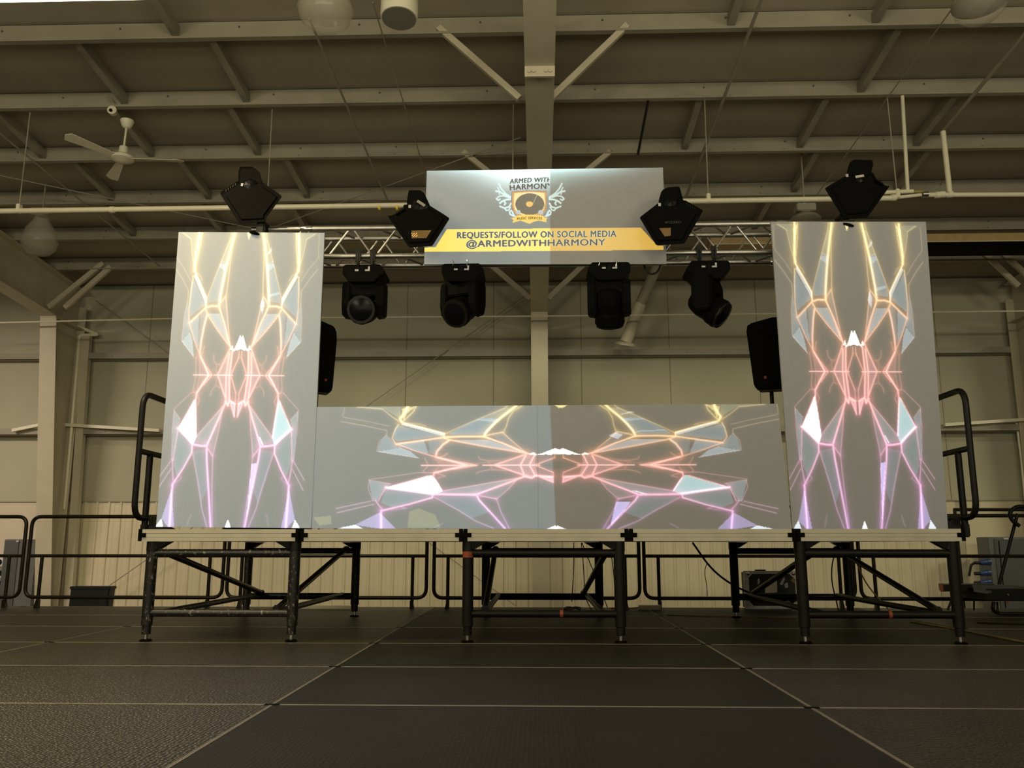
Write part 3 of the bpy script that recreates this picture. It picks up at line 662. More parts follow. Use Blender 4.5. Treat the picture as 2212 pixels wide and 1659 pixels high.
# filled facets: (points, rgb added)
FL = [
 (A_([(520,590),(540,560),(680,870),(665,945)]), (.30,.34,.36)), (A_([(510,620),(665,945),(470,1100),(460,1000),(490,700)]), (.05,.10,.13)),
 (A_([(700,860),(850,430),(940,430),(850,900),(700,920)]), (.05,.10,.13)), (A_([(870,390),(940,430),(910,530),(840,470)]), (.10,.14,.17)),
 (A_([(980,110),(1010,110),(940,430),(870,400)]), (.10,.10,.07)),
 (A_([(700,1060),(845,1060),(965,1440),(820,1250)]), (.14,.19,.22)), (A_([(440,900),(400,1100),(365,1400),(475,1280),(458,1180)]), (.07,.11,.13)),
 (A_([(470,1290),(362,1410),(520,1612),(500,1400)]), (.16,.22,.25)), (A_([(460,1185),(580,1080),(570,1480),(520,1380)]), (.09,.14,.17)),
 (A_([(600,1080),(670,1010),(690,1080),(600,1500),(575,1450)]), (.03,.06,.08)), (A_([(870,910),(920,850),(960,1400),(900,1180)]), (.05,.05,.06)),
 (A_([(560,100),(625,40),(570,250),(540,480)]), (.35,.28,.10)), (A_([(380,45),(560,45),(530,420),(490,130)]), (.08,.09,.05)),
 (A_([(1215,30),(1240,35),(1218,130),(1185,35)]), (.5,.42,.15)),
 (B_([(1105,15),(1035,180),(1005,225),(1090,180),(1160,215),(1140,150)]), (1.6,1.5,1.4)), (B_([(1005,140),(975,200),(1020,215)]), (1.2,1.0,.9)),
 (B_([(965,220),(820,520),(925,840),(975,840),(985,520),(1010,220)]), (.17,.08,.09)), (B_([(1085,220),(1030,400),(985,520),(1045,860),(975,850),(965,520),(1010,210)]), (.06,.01,.01)),
 (B_([(980,860),(1025,1040),(1035,880)]), (.55,.25,.30)),
 (B_([(600,290),(740,523),(600,690),(590,523)]), (.10,.04,.04)),
 (B_([(900,890),(550,1300),(520,1370),(685,1400)]), (.08,.11,.12)), (B_([(880,980),(700,1400),(755,1530)]), (.05,.06,.06)),
 (B_([(265,965),(350,1080),(320,1200),(250,1600),(235,1600)]), (.08,.12,.14)), (B_([(320,1210),(500,1400),(490,1500),(300,1800),(265,1660)]), (.04,.09,.10)),
 (C_([(505,550),(680,520),(700,1000),(610,1200)]), (.03,.06,.08)), (C_([(238,1020),(108,1400),(200,1515),(268,1515)]), (.20,.17,.34)),
 (C_([(30,1515),(45,1480),(110,1395),(132,1515)]), (.75,.85,.95)), (C_([(945,1405),(900,1515),(945,1515)]), (1.2,1.1,1.2)),
]
WL = B_([(535,820),(420,1030),(320,1195),(500,1390),(520,1372),(548,1300),(545,1000)])
CUTR = [(C_([(1245,705),(1308,690),(1290,800),(1190,1340),(1175,1400)]), (.45,.42,.80)), (A_([(1385,850),(1410,930),(1380,1060),(1350,960)]), (.25,.30,.36)),
        (A_([(1490,225),(1505,270),(1440,330),(1445,300)]), (.22,.25,.25)), (A_([(1590,780),(1600,810),(1470,850),(1480,810)]), (.12,.16,.18)), (B_([(1335,1300),(1350,1290),(1395,1395),(1375,1395)]), (.4,.5,.5))]
def axx(y): return 538.7-0.0742*(y-505)
LQ = [(386, 501), (701, 503), (672, 1141), (337, 1138)]
def px2uv(x, y):
    v = (y-501)/637.5; xl_ = 386-49*v; xr_ = 702-29.5*v
    return (x-xl_)/(xr_-xl_), v
lines = []; fills = []
for P, wd, st, wh in LN:
    lines.append(([px2uv(*p) for p in P], wd, st, wh)); lines.append(([px2uv(2*axx(p[1])-p[0], p[1]) for p in P], wd, st, wh))
for P, col in FL:
    fills.append(([px2uv(*p) for p in P], col)); fills.append(([px2uv(2*axx(p[1])-p[0], p[1]) for p in P], col))
for P, col in CUTR: fills.append(([px2uv(*p) for p in P], col))
fills.append(([px2uv(*p) for p in WL], (1.1, 1.35, 1.25)))
fills.append(([px2uv(2*axx(p[1])-p[0], p[1]) for p in WL], (.30, .55, .58)))
RAMP = [(0, (1.0,.78,.22)), (.2, (1.0,.66,.22)), (.3, (1.0,.52,.22)), (.45, (1.0,.38,.26)), (.6, (1.0,.34,.36)), (.7, (.95,.38,.62)), (1.0, (.80,.34,.86))]

def inpoly(px, py, poly):
    ins = np.zeros(px.shape, bool); n = len(poly)
    for i in range(n):
        x0, y0 = poly[i]; x1, y1 = poly[(i+1) % n]
        if y0 == y1: continue
        c_ = ((y0 > py) != (y1 > py)) & (px < (x1-x0)*(py-y0)/(y1-y0)+x0); ins ^= c_
    return ins
def segd(px, py, a, b):
    ax_, ay_ = a; dx, dy = b[0]-ax_, b[1]-ay_; L = dx*dx+dy*dy+1e-9
    t = np.clip(((px-ax_)*dx+(py-ay_)*dy)/L, 0, 1); return np.hypot(px-ax_-t*dx, py-ay_-t*dy)
def polyd(px, py, pts):
    d = np.full(px.shape, 1e9)
    for a, b in zip(pts[:-1], pts[1:]): d = np.minimum(d, segd(px, py, a, b))
    return d

def picture(px, py, quad, umap):
    """light thrown on the screen at photo-scale coordinates px, py; quad = screen corners in the same scale"""
    def uv2px(u, v):
        u = u*umap[0]+umap[1]
        tl, tr, br, bl = quad
        return (tl[0]*(1-u)+tr[0]*u)*(1-v)+(bl[0]*(1-u)+br[0]*u)*v, (tl[1]*(1-u)+tr[1]*u)*(1-v)+(bl[1]*(1-u)+br[1]*u)*v
    out = np.zeros(px.shape+(3,)); tl, tr, br, bl = quad
    v = np.clip((py-tl[1])/(bl[1]-tl[1]), 0, 1)
    hue = np.stack([np.interp(v, [r[0] for r in RAMP], [r[1][k] for r in RAMP]) for k in range(3)], -1)
    for P, col in fills:
        m_ = inpoly(px, py, [uv2px(*p) for p in P]); out[m_] += np.array(col)*(1.3 if max(col) < .5 else 1.0)
    glow = np.zeros(px.shape); core = np.zeros(px.shape); wcore = np.zeros(px.shape)
    for P, wd, st, wh in lines:
        Q = [uv2px(*p) for p in P]; xs = [q[0] for q in Q]; ys = [q[1] for q in Q]
        m_ = (px > min(xs)-30) & (px < max(xs)+30) & (py > min(ys)-30) & (py < max(ys)+30)
        if not m_.any(): continue
        d = polyd(px[m_], py[m_], Q)
        core[m_] = np.maximum(core[m_], st*np.exp(-(d/(wd*.88))**2)); wcore[m_] = np.maximum(wcore[m_], st*(wh+.25)*np.exp(-(d/(wd*.75))**2))
        glow[m_] += st*(0.20*np.exp(-(d/(wd*2.6+1.0))**2)+0.10*np.exp(-(d/(wd*4.5+3.0))**2))*(1-wh*.6)
    glow = 0.5*np.tanh(glow*1.6/0.8)
    out += hue**1.3*(core[..., None]*0.52+glow[..., None]*0.80)+hue*core[..., None]*0.12+wcore[..., None]*0.44
    return out

def screen_obj(name, label, cat, quad, Y, step, fn, split=None, thick=0.02, extra=None):
    tl, tr, br, bl = [aY(p[0], p[1], Y) for p in quad]
    W = max(quad[1][0]-quad[0][0], quad[2][0]-quad[3][0]); H_ = max(quad[3][1]-quad[0][1], quad[2][1]-quad[1][1])
    nu = int(W/step); nv = int(H_/step)
    u = np.linspace(0, 1, nu+1)[None, :, None]; v = np.linspace(0, 1, nv+1)[:, None, None]
    A4 = [np.array(p) for p in (tl, tr, br, bl)]
    G = (A4[0]*(1-u)+A4[1]*u)*(1-v)+(A4[3]*(1-u)+A4[2]*u)*v
    Gf = G.reshape(-1, 3); rel = Gf-np.array(CP)
    dz = rel@np.array(FW); px = 1106+F*(rel@np.array(RT))/dz; py = 829.5-F*(rel@np.array(UP))/dz
    col = fn(px, py)
    t = T(name, label, cat, ((bl.x+br.x)/2, Y, min(bl.z, br.z)))
    base = np.array(t.location)
    me = bpy.data.meshes.new('projected_face'); nvx = (nu+1)*(nv+1); nf = nu*nv
    me.vertices.add(nvx); me.vertices.foreach_set('co', (Gf-base).astype(np.float32).ravel())
    idx = np.arange(nvx).reshape(nv+1, nu+1)
    q = np.stack([idx[:-1, :-1], idx[1:, :-1], idx[1:, 1:], idx[:-1, 1:]], -1).reshape(-1, 4)
    me.loops.add(nf*4); me.loops.foreach_set('vertex_index', q.astype(np.int32).ravel())
    me.polygons.add(nf); me.polygons.foreach_set('loop_start', np.arange(0, nf*4, 4, dtype=np.int32))
    me.update(calc_edges=True)
    at = me.color_attributes.new('projected', 'FLOAT_COLOR', 'POINT')
    at.data.foreach_set('color', np.concatenate([np.clip(col, 0, 3), np.ones((nvx, 1))], 1).astype(np.float32).ravel())
    me.materials.append(M['screen']); o = bpy.data.objects.new('projected_face', me); C.objects.link(o); o.parent = t
    P = [p+Vector((0, 0.003, 0)) for p in (tl, tr, br, bl)]
    B().prism(P, (0, thick, 0)).build('backing_panel', 'panel', t)
    return t

def leftlight(px, py, xs=1189):
    """the left projector also covers everything left of its picture edge with grey-blue spill"""
    e = np.clip((xs+(py-900)*0.05*(py > 900)-px)/2.5+0.5, 0, 1)
    return e
LADD = np.array((.090, .128, .148))  # projector spill painted into the emission colour of screens and sign
def fn_left(px, py):
    out = picture(px, py, LQ, (1, 0)); return out*1.0+LADD
def fn_right(px, py):
    out = picture(px, py, [(1665, 481), (2000, 486), (2048, 1142), (1712, 1143)], (0.985, 0.012)); e = 1.0
    return out*0.85+np.array((.035, .035, .035))
MQ = [(680, 879), (1680, 872), (1712, 1143), (672, 1141)]
MIDX = [([(880,1140),(884,1105),(905,1098),(940,1112),(952,1140)], (.10,.10,.02)), ([(677,1118),(716,1114),(716,1132),(690,1135)], (.12,.12,.03))]  # stray yellow projector light painted on the low screen
def fn_mid(px, py):
    e = leftlight(px, py)
    out = picture(px, py, MQ, (0.97, 0.062))*(0.82+0.18*e)[..., None]
    out += LADD*e[..., None]+np.array((.03, .03, .03))*(1-e)[..., None]
    for P, col in MIDX: out[inpoly(px, py, P)] += np.array(col)
    # joints between the boards
    for xj in (1161+0.02*0, ):
        d = np.abs(px-(xj+(py-900)*0.008)); out *= (1-0.5*np.exp(-(d/0.9)**2))[..., None]
    return out
YS = 6.66
screen_obj('projection_screen', 'tall left projection screen lit with a mirrored web of glowing lines', 'projection screen', LQ, YS, 1.4, fn_left)
screen_obj('projection_screen', 'tall right projection screen lit with a mirrored web of glowing lines', 'projection screen', [(1665, 479), (2000, 479), (2048, 1143), (1712, 1144)], YS, 1.4, fn_right)
screen_obj('projection_screen', 'long low centre projection screen with a wide glowing web pattern', 'projection screen', [(681, 879), (1680, 872), (1711, 1143.5), (673, 1141.5)], YS+0.004, 1.4, fn_mid)

# ---- sign
def S_(L): return [(1040+x/10.05, 370+y/10.05) for x, y in L]
def mirx(L, c_=1060): return [(2*c_-x, y) for x, y in L]
SHO = [(670,450),(850,432),(1030,425),(1220,430),(1405,440),(1415,560),(1418,700),(1395,830),(1340,930),(1290,975),(1060,1000),(770,970),(700,870),(668,760),(662,600)]
SHI = [(715,475),(860,460),(1040,450),(1220,455),(1370,475),(1378,580),(1380,700),(1355,820),(1300,900),(1060,960),(800,930),(725,830),(705,740),(700,600)]
RIB = [(640,1015),(730,1000),(780,965),(900,945),(1040,938),(1200,945),(1350,972),(1380,1010),(1445,1005),(1400,1055),(1418,1108),(1240,1070),(1130,1100),(1040,1142),(920,1095),(850,1072),(668,1118),(700,1060)]
WNG = [([(640,560),(520,480),(430,380),(372,265)], 26), ([(640,575),(500,510),(400,445),(315,430)], 30), ([(390,500),(385,410),(350,350)], 18),
       ([(640,585),(480,530),(380,545),(325,600),(365,632),(405,605)], 22), ([(640,605),(540,615),(460,645),(400,690)], 30), ([(490,650),(525,690),(500,725)], 26),
       ([(640,700),(600,770),(500,800),(400,760)], 26), ([(500,800),(540,850),(595,840),(625,780)], 22), ([(650,850),(612,880),(620,930),(680,965),(730,975)], 24), ([(670,880),(700,950)], 26)]
def fn_sign(px, py):
    e = np.clip((1188.5-px)/2+0.5, 0, 1)[..., None]
    out = LADD*0.95*e+np.array((.02, .02, .02))*(1-e)
    # lens hot spot painted into the emission at the top edge of the picture
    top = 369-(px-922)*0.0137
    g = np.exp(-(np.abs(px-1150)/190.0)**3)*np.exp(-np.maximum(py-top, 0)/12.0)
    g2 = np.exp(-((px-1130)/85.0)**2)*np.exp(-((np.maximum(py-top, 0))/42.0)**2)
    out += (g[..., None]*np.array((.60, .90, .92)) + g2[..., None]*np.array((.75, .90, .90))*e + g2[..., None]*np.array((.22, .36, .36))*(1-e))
    def put(m_, col_l, col_r):
        out[m_] = (np.array(col_l)*e+np.array(col_r)*(1-e))[m_]
    put(inpoly(px, py, [(965, 495.5), (1384, 491.5), (1410, 520), (1421, 531), (1433, 530.5), (1433, 540), (916, 544), (915, 535), (941, 533.5)]), (.92, .72, .10), (.62, .36, .03))  # yellow band; slanted left end is the scanner's cast shadow painted in
    W = [(S_(P), wd/10.05) for P, wd in WNG]+[(S_(mirx(P)), wd/10.05) for P, wd in WNG]
    dm = np.full(px.shape, 1e9)
    box = (px > 1062) & (px < 1232) & (py > 390) & (py < 475)
    for P, wd in W: dm[box] = np.minimum(dm[box], polyd(px[box], py[box], P)-wd*0.62)
    a = np.clip(0.6-dm, 0, 1)[..., None]; out[:] = out*(1-a)+a*(np.array((.55, .78, .80))*e+np.array((.45, .62, .60))*(1-e))
    put(inpoly(px, py, S_([(x-14 if x < 1060 else x+4, y-10) for x, y in SHO])), (.02, .02, .025), (.02, .02, .025))
    put(inpoly(px, py, S_(SHO)), (.48, .20, .02), (.48, .20, .02)); put(inpoly(px, py, S_(SHI)), (.85, .66, .28), (.85, .66, .28))
    cx, cy = S_([(1050, 715)])[0]; r = np.hypot((px-cx)/31.3, (py-cy)/23.4)
    sh = 0.02+0.05*np.clip(np.cos(3*np.arctan2(py-cy, px-cx)-1.5), 0, 1)*(r > .3)
    m_ = r < 1; out[m_] = (sh[..., None]*np.array((.8, 1, 1.2))-0.12)[m_]
    for bx_ in (800, 1285):
        bc = S_([(bx_, 890)])[0]; rr = np.hypot((px-bc[0])/5.4, (py-bc[1])/4.8); put(rr < 1, (.35, .42, .48), (.3, .33, .36))
    lc = S_([(1042, 712)])[0]; put(np.hypot((px-lc[0])/7.6, (py-lc[1])/6.0) < 1, (.75, .42, .06), (.75, .42, .06))
    ta = S_([(1205, 515), (1125, 690)]); d = polyd(px, py, ta); a = np.clip(1.3-d, 0, 1)[..., None]*0.7; out[:] = out*(1-a)+a*np.array((.55, .48, .30))
    put(inpoly(px, py, S_(RIB)), (.80, .52, .06), (.80, .52, .06))
    return out
YSG = 6.78
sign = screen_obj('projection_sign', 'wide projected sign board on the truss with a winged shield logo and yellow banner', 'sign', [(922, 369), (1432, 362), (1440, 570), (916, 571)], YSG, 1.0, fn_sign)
M['ltr'] = mat('projected_dark_letter', (0.20, 0.20, 0.19), 0.9, emit=(.6, .8, 1.0), es=0.03, spec=0.1)
M['halo'] = mat('projected_letter_outline', (0.36, 0.36, 0.35), 0.9, emit=(.75, .80, .62), es=0.62, spec=0.1)
M['rib'] = mat('projected_ribbon_letter', (0.12, 0.10, 0.02), 0.9, emit=(.5, .4, .05), es=0.1, spec=0.1)

def text_on(txt, quad, Y, m, parent, name='lettering', offset=0.0, bold=0.0, extend=0.0, cut=None, space=1.0, lift=0.0):
    cu = bpy.data.curves.new('t', 'FONT'); cu.body = txt; cu.size = 1; cu.space_character = space; cu.resolution_u = 4
    to = bpy.data.objects.new('t', cu); C.objects.link(to); bpy.context.view_layer.update()
    dg = bpy.context.evaluated_depsgraph_get(); me0 = bpy.data.meshes.new_from_object(to.evaluated_get(dg))
    xs = [v.co.x for v in me0.vertices]; ys = [v.co.y for v in me0.vertices]; X0, X1, Y0, Y1 = min(xs), max(xs), min(ys), max(ys)
    cu.offset = offset; bpy.context.view_layer.update(); dg = bpy.context.evaluated_depsgraph_get()
    me = bpy.data.meshes.new_from_object(to.evaluated_get(dg)); me.name = name
    bpy.data.objects.remove(to)
    tl, tr, br, bl = quad
    base = Vector((0, 0, 0)); q = parent
    while q is not None: base = base+Vector(q.location); q = q.parent
    if cut is not None:
        bm = bmesh.new(); bm.from_mesh(me); cx = X0+(X1-X0)*cut
        bmesh.ops.bisect_plane(bm, geom=bm.verts[:]+bm.edges[:]+bm.faces[:], plane_co=(cx, 0, 0), plane_no=(1, 0, 0), clear_outer=True); bm.to_mesh(me); bm.free()
    for v in me.vertices:
        u = (v.co.x-X0)/(X1-X0); t_ = 1-(v.co.y-Y0)/(Y1-Y0)
        x = (tl[0]*(1-u)+tr[0]*u)*(1-t_)+(bl[0]*(1-u)+br[0]*u)*t_; y = (tl[1]*(1-u)+tr[1]*u)*(1-t_)+(bl[1]*(1-u)+br[1]*u)*t_
        y -= lift*math.sin(PI*min(max(u, 0), 1))
        v.co = aY(x, y, Y)-base
    if bold:
        bm = bmesh.new(); bm.from_mesh(me); sh = (aY(quad[1][0], quad[1][1], Y)-aY(quad[0][0], quad[0][1], Y)).normalized(); upz = Vector((0, 0, 1))
        mm_ = abs(quad[0][0]-quad[1][0]); k_ = (aY(quad[1][0], quad[1][1], Y)-aY(quad[0][0], quad[0][1], Y)).length/mm_*bold
        src = bm.faces[:]; n = 0
        for ax_, az in ((-1, 0), (1, 0), (0, -0.6), (0, 0.6)):
            d = bmesh.ops.duplicate(bm, geom=src); n += 1
            for v in [g for g in d['geom'] if isinstance(g, bmesh.types.BMVert)]: v.co += sh*k_*ax_+upz*k_*az+Vector((0, 0.00004*n, 0))
        bm.to_mesh(me); bm.free()
    me.materials.clear(); me.materials.append(M[m]); o = bpy.data.objects.new(name, me); C.objects.link(o); o.parent = parent
    return o
tY = YSG-0.0015
q1 = [(988, 501.5), (1331, 498), (1331, 514), (988, 517)]; q2 = [(1008, 519), (1307, 515.5), (1307, 533.5), (1008, 537.5)]
text_on('REQUESTS/FOLLOW ON SOCIAL MEDIA', q1, tY, 'halo', sign, 'letter_outline', bold=1.7, space=1.12)
text_on('@ARMEDWITHHARMONY', q2, tY, 'halo', sign, 'letter_outline', bold=1.7, space=1.08)
text_on('REQUESTS/FOLLOW ON SOCIAL MEDIA', q1, tY-0.0015, 'ltr', sign, 'lettering', bold=0.5, space=1.12)
text_on('@ARMEDWITHHARMONY', q2, tY-0.0015, 'ltr', sign, 'lettering', bold=0.5, space=1.08)
text_on('ARMED WITH', [(1102, 387), (1191, 383.5), (1190, 392.5), (1101, 397)], tY-0.001, 'ltr', sign, bold=0.6, cut=0.955, space=1.1, lift=1)
text_on('HARMONY', [(1101, 400), (1193, 396), (1192, 408), (1102, 411)], tY-0.001, 'ltr', sign, bold=0.7, cut=0.93, space=1.1, lift=1)
text_on('MUSIC SERVICES', [(1117, 470), (1171, 469), (1171, 474.5), (1117, 475.5)], tY-0.001, 'rib', sign, bold=0.2, space=1.1, lift=1.5)

# ================================================================== TRUSS
TX0, TX1 = aY(541, 492, 6.86).x, aY(1848, 478, 6.86).x
TYF, TYB, TZT, TZB = 6.90, 7.155, 3.40, 3.148
truss = T('lighting_truss', 'silver aluminium box truss spanning behind the screens and sign', 'truss', ((TX0+TX1)/2, 7.0, TZB))
for Yc in (TYF, TYB):
    for Zc in (TZB, TZT): B().tube([(TX0, Yc, Zc), (TX1, Yc, Zc)], 0.025, 16).build('chord', 'alu', truss, smooth=True)
step = 0.205; nseg = int((TX1-TX0-0.1)/step)
def zig(p, q):
    p, q = Vector(p), Vector(q); d = (q-p).normalized(); B().tube([p+d*0.012, q-d*0.012], 0.0095, 8, cap=False).build('diagonal_brace', 'alu', truss, smooth=True)
for k in range(nseg):
    xa, xb = TX0+0.05+k*step+0.012, TX0+0.05+(k+1)*step-0.012; a, b = (TZB, TZT) if k % 2 else (TZT, TZB)
    zig((xa, TYF, a), (xb, TYF, b)); zig((xa, TYB, b), (xb, TYB, a))
    if 1:
        ya, yb_ = (TYF, TYB) if k % 2 else (TYB, TYF)
        zig((xa, ya, TZT), (xb, yb_, TZT)); zig((xa, yb_, TZB), (xb, ya, TZB))
for px_ in (663, 1690):
    X = aY(px_, 492, TYF).x
    for Yc in (TYF, TYB):
        for Zc in (TZB, TZT):
            B().lathe([(0.027, -0.05), (0.031, -0.045), (0.031, 0.045), (0.027, 0.05)], (X, Yc, Zc), (1, 0, 0), 16).build('coupler', 'chrome', truss, smooth=True)
# the two lifting stands hidden behind the tall screens
for X, lab in ((-2.25, 'black lifting stand holding the truss behind the left screen'), (2.45, 'black lifting stand holding the truss behind the right screen')):
    t = T('truss_stand', lab, 'stand', (X, 7.03, RT0), 'truss lifting stands')
    B().tube([(X, 7.03, RT0+0.02), (X, 7.03, TZB-0.03)], 0.04, 14).build('mast', 'black', t, smooth=True)
    B().box((X-0.2, TYF-0.03, TZB-0.055), (X+0.2, TYB+0.03, TZB-0.026)).build('cradle', 'black', t)
    for a in range(4):
        dx, dy = math.cos(PI/4+a*PI/2), math.sin(PI/4+a*PI/2)
        B().beam((X, 7.03+0.0, RT0+0.03), (X+dx*0.42, 7.1+dy*0.32+0.0, RT0+0.03), 0.05, 0.05).build('leg', 'black', t)
# sign hooks
for x in (1008, 978, 1293, 1330):
    q = aY(x, 566, YSG-0.01); B().tube(arc([q+Vector((0, 0, 0.02)), q+Vector((0.01, 0, 0.0)), q+Vector((0, 0, -0.03))], 0.01), 0.003).build('hook', 'chrome', sign)
for X in (-0.6, 0.1, 0.8): B().box((X-0.02, YSG+0.02, TZT-0.02), (X+0.02, TYF-0.02, TZT+0.02)).build('clamp', 'black', sign)

# ================================================================== MOVING HEAD LIGHTS
def moving_head(px_, ytop, pan, tilt, label, clamps=True, flip=1):
    Y = 6.90; q = aY(px_, ytop, Y-0.03); X, Z = q.x, q.z
    t = T('moving_head_light', label, 'stage light', (X, Y, Z), 'moving head lights')
    # base
    w_ = 0.155
    pr = [(-w_, 0.0), (w_*0.95, 0.0), (w_*1.18, -0.055), (w_*1.20, -0.085), (w_*0.95, -0.10), (w_*0.62, -0.155), (-w_*0.62, -0.155), (-w_*0.95, -0.10), (-w_*1.10, -0.085), (-w_*1.10, -0.02)]
    b = B().prism([(X+flip*a, Y-0.13, Z+c_) for a, c_ in pr], (0, 0.26, 0)).build('base', 'plastic', t, bevel=0.006)
    B().box((X-0.065, Y-0.132, Z-0.06), (X-0.035, Y-0.1295, Z-0.045)).build('sticker', 'label', b, label='small white sticker')
    B().box((X+0.02, Y-0.132, Z-0.060), (X+0.06, Y-0.1295, Z-0.046)).build('sticker', 'label', b, label='small white sticker')
    B().box((X+0.046, Y-0.132, Z-0.046), (X+0.06, Y-0.1295, Z-0.020)).build('sticker', 'label', b, label='small white sticker')
    B().box((X-0.02, Y-0.133, Z-0.07), (X+0.012, Y-0.129, Z-0.03)).build('display', 'lens', b)
    for dx in (-0.062, 0.062):
        cl = B(); zc = TZB
        cl.tube(arc([(X+dx, TYF-0.032, Z+0.0), (X+dx, TYF-0.034, zc+0.01), (X+dx, TYF-0.02, zc+0.036), (X+dx, TYF+0.02, zc+0.036), (X+dx, TYF+0.034, zc+0.0)], 0.02), 0.014, 8)
        cl.box((X+dx-0.022, TYF-0.045, zc-0.06), (X+dx+0.022, TYF-0.027, zc+0.045)); cl.box((X+dx-0.02, TYF-0.04, Z-0.002), (X+dx+0.02, TYF+0.02, Z+0.02))
        cl.build('clamp', 'black', t)
    # yoke + head, built round the origin then turned
    R = Matrix.Translation((X, Y, Z-0.15)) @ Matrix.Rotation(pan, 4, 'Z')
    y = B()
    for s in (-1, 1):
        pr = [(-0.075, 0.02), (0.075, 0.02), (0.098, -0.03), (0.098, -0.20), (0.065, -0.285), (-0.065, -0.285), (-0.098, -0.20), (-0.098, -0.03)]
        P = [(s*0.106, a, c_) for a, c_ in pr]; P2 = [(s*0.106, a*0.86, c_*0.96) for a, c_ in pr]
        y.prism(P, (s*0.074, 0, 0), P2)
    y.prism([(-0.13, -0.08, 0.03), (0.13, -0.08, 0.03), (0.175, -0.08, -0.025), (0.12, -0.08, -0.11), (-0.12, -0.08, -0.11), (-0.175, -0.08, -0.025)], (0, 0.16, 0))
    y.xf(R).build('yoke', 'plastic', t, bevel=0.010)
    Rh = R @ Matrix.Translation((0, 0, -0.212)) @ Matrix.Rotation(tilt, 4, 'X')
    h = B()   # axis -Y is the beam direction
    h.lathe([(0.060, -0.165), (0.095, -0.135), (0.113, -0.06), (0.113, 0.03), (0.122, 0.05), (0.128, 0.12), (0.118, 0.150), (0.105, 0.155)], (0, 0, 0), (0, -1, 0), 12)
    hd = h.xf(Rh).build('head', 'plastic', t, bevel=0.008)
    B().lathe([(0.100, 0.145), (0.094, 0.160), (0.05, 0.172), (0.01, 0.176)], (0, 0, 0), (0, -1, 0), 24).xf(Rh).build('lens', 'lens', hd, smooth=True)
    B().lathe([(0.119, 0.138), (0.116, 0.156)], (0, 0, 0), (0, -1, 0), 24).xf(Rh).build('lens_ring', 'black', hd, smooth=True)
    return t
moving_head(789, 579, 0.0, math.radians(14), 'first moving head light from the left, lens tipped down toward the camera')
moving_head(1000, 577, math.radians(-26), math.radians(30), 'second moving head light from the left, under the left part of the sign')
moving_head(1315, 574, math.radians(174), math.radians(58), 'third moving head light from the left, under the right part of the sign', flip=-1)
moving_head(1527, 571, math.radians(62), math.radians(38), 'rightmost moving head light, head swung down to the right', flip=-1)
# cable loop by the third light
P = [aY(1391+18*(1-math.cos(a)), 568+24*math.sin(a), 6.88) for a in [k*PI/12 for k in range(13)]]
P = [P[0]+Vector((0, 0, 0.10))]+P+[P[-1]+Vector((0, 0, 0.10))]
rod('cable_loop', P, 0.009, 'black', 'black cable loop hanging under the right corner of the sign', 'cable', rad=0.001)

